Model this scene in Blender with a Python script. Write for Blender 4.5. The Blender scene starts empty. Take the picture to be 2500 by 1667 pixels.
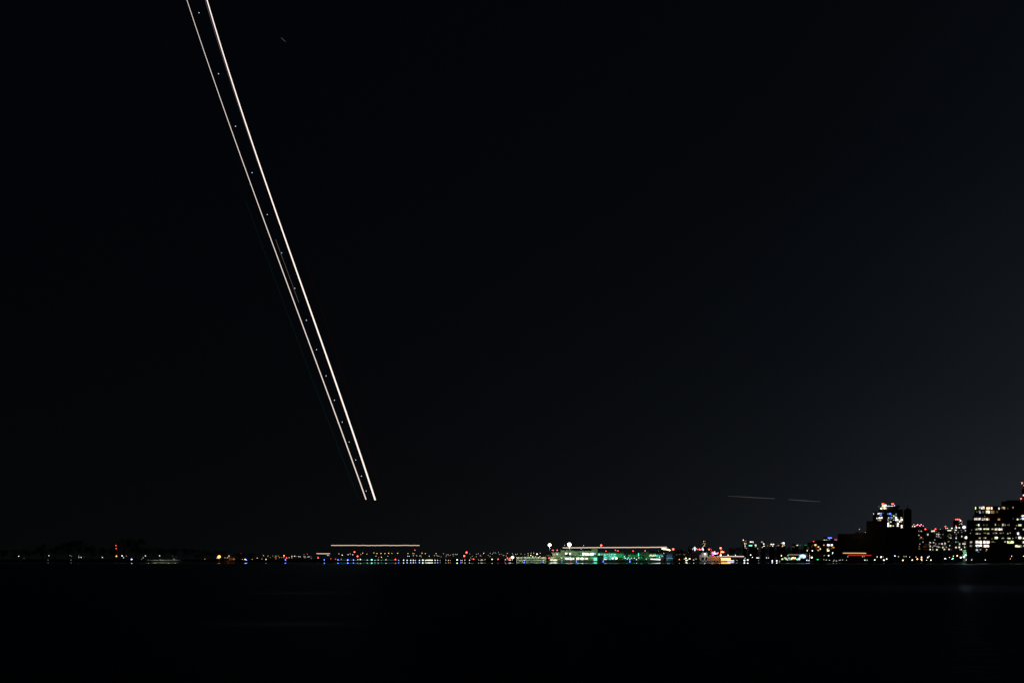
import bpy, bmesh, math, random
import numpy as np
from mathutils import Vector, Matrix
random.seed(7)
sc = bpy.context.scene
COL = sc.collection
# ------------------------------------------------------------------ camera, world, exposure
F, CX, HY, CH = 2430.0, 1250.0, 1364.0, 3.0          # focal length, centre column, horizon row (photo pixels), eye height (m)
cam = bpy.data.cameras.new('camera'); cam_o = bpy.data.objects.new('camera', cam); COL.objects.link(cam_o)
cam_o.location = (0, 0, CH); cam_o.rotation_euler = (math.radians(90), 0, 0)
cam.sensor_width = 36.0; cam.lens = 36.0 * F / 2500.0
cam.shift_y = (HY - 833.5) / 2500.0
cam.clip_start = 0.5; cam.clip_end = 30000
sc.camera = cam_o
sc.view_settings.view_transform = 'Standard'; sc.view_settings.look = 'None'
sc.view_settings.exposure = 0.0; sc.view_settings.gamma = 1.0
sc.cycles.use_denoising = True; sc.cycles.pixel_filter_type = 'BLACKMAN_HARRIS'; sc.cycles.filter_width = 1.5
sc.cycles.max_bounces = 5; sc.cycles.diffuse_bounces = 2; sc.cycles.glossy_bounces = 3
sc.cycles.sample_clamp_indirect = 3.0

world = bpy.data.worlds.new('World'); sc.world = world; world.use_nodes = True
nt = world.node_tree; nt.nodes.clear()
def N(t, typ, **kw):
    n = t.nodes.new(typ)
    for k, v in kw.items(): setattr(n, k, v)
    return n
def M(t, op, a, b=None, clamp=False):
    n = N(t, 'ShaderNodeMath', operation=op); n.use_clamp = clamp
    for i, v in enumerate((a, b)):
        if v is None: continue
        if isinstance(v, (int, float)): n.inputs[i].default_value = v
        else: t.links.new(v, n.inputs[i])
    return n.outputs[0]
tc = N(nt, 'ShaderNodeTexCoord'); sx = N(nt, 'ShaderNodeSeparateXYZ')
nt.links.new(tc.outputs['Generated'], sx.inputs[0])
az = M(nt, 'ARCTAN2', sx.outputs[0], sx.outputs[1]); el = M(nt, 'ARCSINE', sx.outputs[2])
dist = M(nt, 'ABSOLUTE', M(nt, 'SUBTRACT', az, math.radians(42)))
tot = M(nt, 'ADD', M(nt, 'MULTIPLY', dist, 1 / math.radians(15.5)), M(nt, 'MULTIPLY', M(nt, 'ABSOLUTE', el), 1 / math.radians(11.2)))
glow = M(nt, 'MULTIPLY', M(nt, 'POWER', math.e, M(nt, 'MULTIPLY', tot, -1.0)), 0.047)       # light of the city beyond the frame in the night air
mapn = N(nt, 'ShaderNodeMapping'); mapn.inputs['Scale'].default_value = (2.2, 2.2, 4.5)
nt.links.new(tc.outputs['Generated'], mapn.inputs[0])
noi = N(nt, 'ShaderNodeTexNoise'); noi.inputs['Scale'].default_value = 1.6; noi.inputs['Detail'].default_value = 4
nt.links.new(mapn.outputs[0], noi.inputs[0])
glow = M(nt, 'MULTIPLY', glow, M(nt, 'ADD', M(nt, 'MULTIPLY', noi.outputs[0], 0.5), 0.75))
bg = N(nt, 'ShaderNodeBackground'); bg2 = N(nt, 'ShaderNodeBackground'); bg3 = N(nt, 'ShaderNodeBackground')
bg.inputs[0].default_value = (0.80, 0.97, 1.24, 1); nt.links.new(glow, bg.inputs[1])
low = M(nt, 'POWER', math.e, M(nt, 'MULTIPLY', M(nt, 'ABSOLUTE', el), -1 / math.radians(9)))         # greyer towards the horizon, bluer overhead
cc = N(nt, 'ShaderNodeCombineColor'); nt.links.new(M(nt, 'ADD', M(nt, 'MULTIPLY', low, 0.50), 0.45), cc.inputs[0]); nt.links.new(M(nt, 'ADD', M(nt, 'MULTIPLY', low, 0.22), 0.82), cc.inputs[1]); nt.links.new(M(nt, 'SUBTRACT', 1.45, M(nt, 'MULTIPLY', low, 0.40)), cc.inputs[2])
nt.links.new(cc.outputs[0], bg2.inputs[0]); bg2.inputs[1].default_value = 0.0014
sky = N(nt, 'ShaderNodeTexSky'); sky.sky_type = 'NISHITA'; sky.sun_disc = False
sky.sun_elevation = math.radians(-9); sky.sun_rotation = math.radians(60)
nt.links.new(sky.outputs[0], bg3.inputs[0]); bg3.inputs[1].default_value = 0.01
ad = N(nt, 'ShaderNodeAddShader'); ad2 = N(nt, 'ShaderNodeAddShader'); out = N(nt, 'ShaderNodeOutputWorld')
nt.links.new(bg.outputs[0], ad.inputs[0]); nt.links.new(bg2.outputs[0], ad.inputs[1])
nt.links.new(ad.outputs[0], ad2.inputs[0]); nt.links.new(bg3.outputs[0], ad2.inputs[1])
nt.links.new(ad2.outputs[0], out.inputs[0])

# ------------------------------------------------------------------ helpers
GZ = 0.5                                             # quay height above the water
def P(x, y, D):
    x, y, D = float(x), float(y), float(D)
    return Vector(((x - CX) * D / F, D, CH - (y - HY) * D / F))
MATS = {}
def surf(name, col, rough=0.8, spec=0.3, noise=0.0, nscale=0.5, metal=0.0):
    if name in MATS: return MATS[name]
    m = bpy.data.materials.new(name); m.use_nodes = True; t = m.node_tree
    b = t.nodes['Principled BSDF']
    b.inputs['Base Color'].default_value = (*col, 1); b.inputs['Roughness'].default_value = rough
    b.inputs['Specular IOR Level'].default_value = spec; b.inputs['Metallic'].default_value = metal
    if noise:
        c = N(t, 'ShaderNodeTexCoord'); n = N(t, 'ShaderNodeTexNoise'); n.inputs['Scale'].default_value = nscale; n.inputs['Detail'].default_value = 6
        t.links.new(c.outputs['Object'], n.inputs[0])
        r = N(t, 'ShaderNodeValToRGB')
        r.color_ramp.elements[0].position = 0.3; r.color_ramp.elements[1].position = 0.72
        r.color_ramp.elements[0].color = (*[v * (1 - noise) for v in col], 1)
        r.color_ramp.elements[1].color = (*[min(1, v * (1 + noise)) for v in col], 1)
        t.links.new(n.outputs[0], r.inputs[0]); t.links.new(r.outputs[0], b.inputs['Base Color'])
    MATS[name] = m; return m
TONE = dict(w=(1, .96, .90), y=(1, .97, .66), a=(1, .66, .30), o=(1, .38, .08), r=(1, .05, .035), b=(.07, .17, 1), l=(.45, .70, 1),
            g=(.05, 1, .30), c=(.17, 1, .60), m=(1, .12, .42), p=(1, .84, .76), v=(.80, .76, 1), e=(.78, .92, .42), s=(1, .78, .62), t=(.10, .62, .55))
WORD = dict(w='white', y='yellowish white', a='amber', o='orange', r='red', b='blue', l='pale blue', g='green', c='mint green', m='magenta',
            p='pinkish white', v='violet white', e='dim olive green', s='salmon', t='teal')
def glow_mat(c, s, patch=False):
    s = float('%.2g' % s); k = 'light_%s_%s_%d' % (WORD[c].replace(' ', '_'), s, patch)
    if k in MATS: return MATS[k]
    m = bpy.data.materials.new(k); m.use_nodes = True; t = m.node_tree; t.nodes.clear()
    e = N(t, 'ShaderNodeEmission'); o = N(t, 'ShaderNodeOutputMaterial')
    e.inputs[0].default_value = (*TONE[c], 1); e.inputs[1].default_value = s
    if patch:                                        # a lit room seen through its window: blinds, furniture and lamps in uneven patches
        tcn = N(t, 'ShaderNodeTexCoord'); n = N(t, 'ShaderNodeTexVoronoi'); n.inputs['Scale'].default_value = 0.75
        t.links.new(tcn.outputs['Object'], n.inputs['Vector'])
        sp = N(t, 'ShaderNodeSeparateColor'); t.links.new(n.outputs['Color'], sp.inputs[0])
        v = M(t, 'ADD', M(t, 'MULTIPLY', M(t, 'POWER', sp.outputs[0], 1.6), 1.7 * s), 0.25 * s)
        t.links.new(v, e.inputs[1])
    t.links.new(e.outputs[0], o.inputs[0]); MATS[k] = m; return m
def mesh_obj(name, bm, mat, parent=None, smooth=False):
    me = bpy.data.meshes.new(name); bm.normal_update(); bm.to_mesh(me); bm.free()
    if smooth:
        for p in me.polygons: p.use_smooth = True
    if mat: me.materials.append(mat)
    o = bpy.data.objects.new(name, me); COL.objects.link(o)
    if parent: o.parent = parent
    return o
def share(name, me, parent=None):
    o = bpy.data.objects.new(name, me); COL.objects.link(o)
    if parent: o.parent = parent
    return o
def bx(bm, x0, x1, y0, y1, z0, z1, taper=0.0):
    v = [bm.verts.new(c) for c in ((x0, y0, z0), (x1, y0, z0), (x1, y1, z0), (x0, y1, z0), (x0 + taper, y0 + taper, z1), (x1 - taper, y0 + taper, z1), (x1 - taper, y1 - taper, z1), (x0 + taper, y1 - taper, z1))]
    for f in ((3, 2, 1, 0), (4, 5, 6, 7), (0, 1, 5, 4), (1, 2, 6, 5), (2, 3, 7, 6), (3, 0, 4, 7)): bm.faces.new([v[i] for i in f])
def tube(bm, pts, rad, n=8):
    pts = [Vector(p) for p in pts]
    if not hasattr(rad, '__len__'): rad = [rad] * len(pts)
    rad = [float(r) for r in rad]
    rings = []
    for i, p in enumerate(pts):
        d = (pts[min(i + 1, len(pts) - 1)] - pts[max(i - 1, 0)]).normalized()
        a = d.orthogonal().normalized() if abs(d.z) > .9 else d.cross(Vector((0, 0, 1))).normalized()
        b = d.cross(a)
        rings.append([bm.verts.new(p + rad[i] * (a * math.cos(2 * math.pi * k / n) + b * math.sin(2 * math.pi * k / n))) for k in range(n)])
    for r0, r1 in zip(rings, rings[1:]):
        for k in range(n): bm.faces.new((r0[k], r0[(k + 1) % n], r1[(k + 1) % n], r1[k]))
    bm.faces.new(rings[0][::-1]); bm.faces.new(rings[-1])
def tag(o, label, cat, group=None):
    o['label'] = label; o['category'] = cat
    if group: o['group'] = group
    return o
def empty(name, loc, rz=0.0):
    o = bpy.data.objects.new(name, None); o.empty_display_size = 0.5; COL.objects.link(o)
    o.location = loc; o.rotation_euler = (0, 0, rz); return o
SHORE = [(-900, 1215), (1680, 1215), (1850, 1150), (2000, 1000), (2120, 880), (2300, 790), (2500, 735), (3300, 640)]
def shore(x):
    for (a, da), (b, db) in zip(SHORE, SHORE[1:]):
        if x <= b: return da + (db - da) * (x - a) / (b - a)
    return SHORE[-1][1]
ORD = 'first second third fourth fifth sixth seventh eighth ninth tenth eleventh twelfth thirteenth fourteenth fifteenth sixteenth seventeenth eighteenth nineteenth twentieth'.split()
def ordinal(i):
    if i < 20: return ORD[i]
    return ('twenty-' if i < 29 else 'thirty-') + ORD[(i - 20) % 10] if i not in (29,) else 'thirtieth'

# ------------------------------------------------------------------ water and land
def water():
    bm = bmesh.new()
    v = [bm.verts.new(c) for c in ((-9000, -400, 0), (9000, -400, 0), (9000, 12000, 0), (-9000, 12000, 0))]
    bm.faces.new(v)
    m = bpy.data.materials.new('harbour_water'); m.use_nodes = True; t = m.node_tree; b = t.nodes['Principled BSDF']
    t.nodes.remove(b)
    c = N(t, 'ShaderNodeTexCoord'); s = N(t, 'ShaderNodeSeparateXYZ'); t.links.new(c.outputs['Object'], s.inputs[0])
    X, Y = s.outputs[0], s.outputs[1]
    # sheltered, nearly smooth water along the far quay; wind-roughened open water nearer
    calm = M(t, 'MULTIPLY', M(t, 'SUBTRACT', Y, 560.0), 1 / 120.0, True)
    mp = N(t, 'ShaderNodeMapping'); mp.inputs['Scale'].default_value = (0.03, 0.30, 1); t.links.new(c.outputs['Object'], mp.inputs[0])
    n1 = N(t, 'ShaderNodeTexNoise'); n1.inputs['Scale'].default_value = 1.0; n1.inputs['Detail'].default_value = 5; t.links.new(mp.outputs[0], n1.inputs[0])
    def slick(yc, w, x0, x1, soft):                  # long glassy slicks between the ripples
        g = M(t, 'POWER', math.e, M(t, 'MULTIPLY', M(t, 'POWER', M(t, 'MULTIPLY', M(t, 'SUBTRACT', Y, yc), 1 / w), 2.0), -1.0))
        a = M(t, 'MULTIPLY', M(t, 'SUBTRACT', X, x0), 1 / soft, True); bb = M(t, 'MULTIPLY', M(t, 'SUBTRACT', x1, X), 1 / soft, True)
        return M(t, 'MULTIPLY', g, M(t, 'MULTIPLY', a, bb))
    sl = slick(88, 2.8, -27, -12, 9)
    for a in ((46, 1.7, -16.5, -6, 5), (103, 15.0, 5, 120, 40)): sl = M(t, 'ADD', sl, slick(*a))
    sl = M(t, 'MULTIPLY', sl, M(t, 'ADD', M(t, 'MULTIPLY', n1.outputs[0], 1.2), 0.1), True)
    rough = M(t, 'SUBTRACT', 0.48, M(t, 'MULTIPLY', calm, 0.475), True)
    rough = M(t, 'SUBTRACT', rough, M(t, 'MULTIPLY', sl, 0.20), True)
    mp2 = N(t, 'ShaderNodeMapping'); mp2.inputs['Scale'].default_value = (0.25, 0.7, 1); t.links.new(c.outputs['Object'], mp2.inputs[0])
    n2 = N(t, 'ShaderNodeTexNoise'); n2.inputs['Scale'].default_value = 1.3; n2.inputs['Detail'].default_value = 6; t.links.new(mp2.outputs[0], n2.inputs[0])
    bp = N(t, 'ShaderNodeBump'); bp.inputs['Distance'].default_value = 0.35
    t.links.new(n2.outputs[0], bp.inputs['Height'])
    st = M(t, 'MULTIPLY', M(t, 'SUBTRACT', 1.0, calm), M(t, 'SUBTRACT', 1.0, M(t, 'MULTIPLY', sl, 0.8), True))
    t.links.new(M(t, 'MULTIPLY', st, 0.55), bp.inputs['Strength'])
    gl = N(t, 'ShaderNodeBsdfGlossy'); gl.inputs[0].default_value = (.68, .85, 1, 1); t.links.new(rough, gl.inputs['Roughness']); t.links.new(bp.outputs[0], gl.inputs['Normal'])
    df = N(t, 'ShaderNodeBsdfDiffuse'); df.inputs[0].default_value = (0.02, 0.04, 0.07, 1)
    fr = N(t, 'ShaderNodeFresnel'); fr.inputs[0].default_value = 1.33
    smooth = M(t, 'ADD', calm, M(t, 'MULTIPLY', sl, 0.75), True)
    fac = M(t, 'MULTIPLY', fr.outputs[0], M(t, 'ADD', 0.30, M(t, 'MULTIPLY', smooth, 0.5)), True)
    mx = N(t, 'ShaderNodeMixShader'); t.links.new(fac, mx.inputs[0]); t.links.new(df.outputs[0], mx.inputs[1]); t.links.new(gl.outputs[0], mx.inputs[2])
    t.links.new(mx.outputs[0], t.nodes['Material Output'].inputs['Surface'])
    o = mesh_obj('water', bm, m); o['kind'] = 'structure'
water()
def land():
    bm = bmesh.new(); pts = [P(x, HY, d) for x, d in SHORE]
    front = [Vector((-6000, 1215, 0))] + [Vector((p.x, p.y, 0)) for p in pts] + [Vector((6000, 300, 0))]
    top = [bm.verts.new((p.x, p.y, GZ)) for p in front]; bot = [bm.verts.new((p.x, p.y, -0.3)) for p in front]
    far = [bm.verts.new((6000, 11500, GZ)), bm.verts.new((-6000, 11500, GZ))]
    bm.faces.new(top + far)
    for i in range(len(front) - 1): bm.faces.new((bot[i], bot[i + 1], top[i + 1], top[i]))
    m = surf('quay_asphalt', (0.05, 0.05, 0.05), 0.9, 0.2, 0.35, 0.05)
    o = mesh_obj('ground', bm, m); o['kind'] = 'structure'
land()

# ------------------------------------------------------------------ light trails of the departing and taxiing aircraft (real glowing lines in the sky)
def trail(label, pts, rad, c, s, group='light trails in the sky', cat='light trail'):
    bm = bmesh.new(); tube(bm, pts, rad)
    return tag(mesh_obj('light_trail', bm, glow_mat(c, s)), label, cat, group)
LP = np.array([(456.3, 0), (527.8, 213), (629.7, 500), (687.1, 651), (741.6, 800), (849.5, 1100), (894.3, 1218)])
RP = np.array([(505.6, 0), (569.9, 213), (667, 500), (719.6, 646), (773.2, 800), (874.6, 1100), (916.9, 1219)])
GP = np.array([(600.0, 492), (626.8, 563), (657.4, 649), (695.7, 747), (829, 1100), (874.5, 1215)])
lf, rf, gf = np.polyfit(LP[:, 1], LP[:, 0], 3), np.polyfit(RP[:, 1], RP[:, 0], 3), np.polyfit(GP[:, 1], GP[:, 0], 3)
sep = lambda y: 48.6 - 0.0213 * y
dep = lambda y: 9.9 * F / sep(y)                     # the two landing lights stay 9.9 m apart, which gives the distance
def path(f, y0, y1, n=40, dx=lambda y: 0.0):
    return [P(float(np.polyval(f, y)) + dx(y), y, dep(y)) for y in np.linspace(y0, y1, n)]
def rads(y0, y1, w0, w1, n=40): return [0.5 * (w0 + (w1 - w0) * i / (n - 1)) * dep(y) / F for i, y in enumerate(np.linspace(y0, y1, n))]
trail('thinner of the two long white streaks climbing steeply across the sky', path(lf, -40, 1218), rads(-40, 1218, 1.15, 2.7), 'p', 0.95)
trail('thicker brighter one of the two long white streaks climbing across the sky', path(rf, -40, 1219), rads(-40, 1219, 2.4, 3.9), 'p', 1.3)
trail('dim violet thread hugging the upper part of the thicker white streak', path(rf, -40, 420, 24, lambda y: -4.6 + y * 0.004), rads(-40, 420, 1.3, 0.5, 24), 'v', 0.12)
trail('barely visible green thread beside the thinner long white streak', path(gf, 492, 1215), rads(492, 1215, 0.7, 0.9), 't', 0.022)
trail('barely visible dark red thread outside the thicker long white streak', path(rf, 640, 1213, 40, lambda y: 0.85 * sep(y)), rads(640, 1213, 0.7, 0.9), 'r', 0.015)
trail('short thin grey thread between the two long white streaks', [P(673 + 56.5 * i / 11, 585 + 153 * i / 11, dep(585 + 153 * i / 11)) for i in range(12)], [0.5 * .7 * dep(585 + 153 * i / 11) / F for i in range(12)], 's', 0.15)
for i, (x, y) in enumerate([(457, 30), (502, 170), (541, 290.5), (579, 397), (614, 493), (647, 581), (677, 662), (703.5, 735.5), (727, 803), (749, 863), (768, 919), (786, 969), (802, 1015), (817, 1056), (830, 1093), (841, 1127)]):
    x *= 1.063; y *= 1.063; p = P(x, y, dep(y)); bm = bmesh.new()
    bmesh.ops.create_icosphere(bm, subdivisions=1, radius=(0.95 if i < 4 else 0.8) * dep(y) / F)
    o = mesh_obj('strobe_flash', bm, glow_mat('l' if i < 6 else 'v', 2.3)); o.location = p
    tag(o, '%s white strobe dot from the top between the two long streaks' % ordinal(i), 'strobe flash', 'strobe dots between the streaks')
wav = lambda i: random.uniform(-.35, .35)
trail('long level cream streak hovering alone above the airfield lamps', [P(808.5 + 215.5 * i / 40, 1330.8 + wav(i), 1600) for i in range(41)], 0.46, 's', 0.95)
trail('long cream streak passing above the terminal roof to a bright tangle', [P(1374 + 254 * i / 40, 1336.5 - 1.4 * i / 40 + wav(i) * .6, 1320) for i in range(41)], 0.5, 's', 0.95)
trail('bright white tangle of light where the cream terminal streak ends', [P(1616 + 20 * i / 26, 1338.2 + 4.2 * (i / 26) ** 1.5 + (1.0 if i % 2 else -.5), 1320) for i in range(27)], 0.75, 'a', 4.0)
trail('short cream streak crossing behind the red twin beacon', [P(773, 1350.6, 1330), P(790, 1350.9, 1330), P(805.4, 1350.6, 1330)], 0.45, 's', 0.9)
trail('thin cream streak above the orange lit ferry deck', [P(1750, 1357.7, 1150), P(1785, 1357.4, 1150), P(1816, 1357.8, 1150)], [.2, .42, .5], 's', 1.0)
trail('cream streak in front of the dark silos', [P(2058, 1349.5, 905), P(2090, 1349.5, 905), P(2114.5, 1349.9, 905)], 0.38, 'a', 0.8)
trail('red streak in front of the dark silos', [P(2070.5, 1354.3, 900), P(2127, 1354.9, 900)], 0.34, 'r', 0.6)
trail('faint broken thread high above the pavilion, its longer piece', [P(1777, 1210.3, 6000), P(1835, 1213.8, 6000), P(1892, 1216.8, 6000)], [.6, 1.5, 1.1], 'w', 0.07)
trail('faint broken thread in the sky, its shorter piece', [P(1925, 1219.0, 6000), P(1960, 1221.4, 6000), P(2003, 1224.2, 6000)], [.9, 1.6, .7], 'w', 0.075)
trail('tiny blue slanting star streak beside the long streaks', [P(686.5, 93, 9000), P(697, 102.5, 9000)], 1.6, 'l', 0.15)
trail('thin teal line of light running behind the blue taxiway lamps', [P(822, 1366.4, 1226), P(975, 1366.4, 1226)], 0.12, 't', 0.35)
trail('pinkish white streak along the quay below the terminal sign', [P(1588, 1363.9, 1238), P(1600, 1364.6, 1236), P(1612, 1364.9, 1234)], [.6, .7, 1.0], 'p', 1.6)

# ------------------------------------------------------------------ lamps
MARKS = [(-999, 'far wooded shore'), (283, 'three-light red mast'), (420, 'jetty'), (535, 'orange floodlight'), (793, 'twin red beacon'), (1049, 'row of pier lamps'),
         (1251, 'boxy white floodlight'), (1345, 'terminal'), (1500, 'mint glass hall'), (1626, 'teal shed'), (1745, 'ferry'), (1925, 'glass pavilion'), (2045, 'silos'), (2242, 'condominiums'), (2376, 'stepped apartment tower'), (3000, 'edge')]
COUNT = {}
def lamp_label(x, y, c, noun):
    i = max(k for k in range(len(MARKS) - 1) if MARKS[k][0] <= x)
    a, b = MARKS[i][1], MARKS[i + 1][1]
    tier = 'waterside' if y >= 1362.5 else 'mid-height' if y >= 1354 else 'tall' if y >= 1345 else 'high'
    k = (i, tier, c, noun); n = COUNT.get(k, 0); COUNT[k] = n + 1
    where = 'past the %s towards the %s' % (a, b)
    if i == 0: where = 'along the dark wooded shore before the red mast'
    if i == len(MARKS) - 2: where = 'beside or below the stepped apartment tower'
    return '%s %s %s %s %s' % (ordinal(n), tier, WORD[c], noun if len(WORD[c].split()) < 2 or noun == 'lamp' else noun.split()[-1], where)
bm = bmesh.new(); tube(bm, [(0, 0, 0), (0, 0, 1)], [1.0, .6], 6)
POST = bpy.data.meshes.new('post'); bm.to_mesh(POST); bm.free(); POST.materials.append(surf('galvanised_post', (.16, .16, .16), .5, .5, .2, 2, .6))
HEADS = {}
def head_mesh(c, s):
    s = float('%.2g' % s)
    if (c, s) not in HEADS:
        bm = bmesh.new(); bmesh.ops.create_icosphere(bm, subdivisions=2, radius=1.0)
        for v in bm.verts: v.co.z *= 0.9
        me = bpy.data.meshes.new('lamp_head'); bm.to_mesh(me); bm.free(); me.materials.append(glow_mat(c, s))
        for p in me.polygons: p.use_smooth = True
        HEADS[c, s] = me
    return HEADS[c, s]
bm = bmesh.new(); bmesh.ops.create_cone(bm, cap_ends=True, segments=10, radius1=1.0, radius2=.55, depth=.5)
HOOD = bpy.data.meshes.new('hood'); bm.to_mesh(HOOD); bm.free(); HOOD.materials.append(surf('painted_hood', (.05, .05, .055), .5, .5))
KIND = dict(b=('taxiway_light', 'taxiway light', 'taxiway lamp', 'blue taxiway lamps'), r=('warning_beacon', 'beacon', 'beacon', 'red warning beacons'),
            g=('signal_lamp', 'signal lamp', 'signal lamp', 'green signal lamps'), c=('signal_lamp', 'signal lamp', 'signal lamp', 'green signal lamps'), m=('signal_lamp', 'signal lamp', 'signal lamp', 'green signal lamps'),
            t=('signal_lamp', 'signal lamp', 'signal lamp', 'green signal lamps'))
GAIN = 1.0
def lamp(x, y, r, c, D=None, s=None, base=None, label=None, name=None, k=0.62):
    nm, cat, noun, grp = KIND.get(c, ('street_lamp', 'street lamp', 'lamp', 'lamps along the waterfront'))
    if name: nm = name
    if D is None:
        D = shore(x) + (8 if y >= 1362.5 else 24 if y >= 1354 else 150 if y >= 1345 else 30)
        if 2045 < x < 2240: D = shore(x) + (6 if y >= 1362.5 else 14)
        if 1345 <= x <= 1620: D = 1224 if y > 1362.5 else 1236
    p = P(x, y, D); z0 = GZ if base is None else P(x, base, D).z
    z0 = min(z0, p.z - 0.2)
    big = max(0.25, r * k * D / F)
    if s is None: s = (3.4 if r >= 1.8 else 2.6 if r >= 1.2 else 2.1 if r >= 0.9 else 1.3)
    if c in 'rb': s *= 4.2
    if c in 'o': s *= 1.4
    if c == 'r': big *= 1.35
    if c in 'e': s *= 0.14
    root = empty(nm, (p.x, p.y, z0), -math.atan2(p.x, p.y))
    tag(root, label or lamp_label(x, y, c, noun), cat, grp)
    po = share('post', POST, root); po.scale = (0.10, 0.10, max(.1, p.z - z0 - big * .8))
    h = share('lamp_head', head_mesh(c, s * GAIN), root); h.location = (0, 0, p.z - z0); h.scale = (big,) * 3
    if r >= 1.0 and c not in 'br':
        q = share('hood', HOOD, h); q.location = (0, 0.15, 1.12); q.scale = (.8,) * 3
    return root
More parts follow.
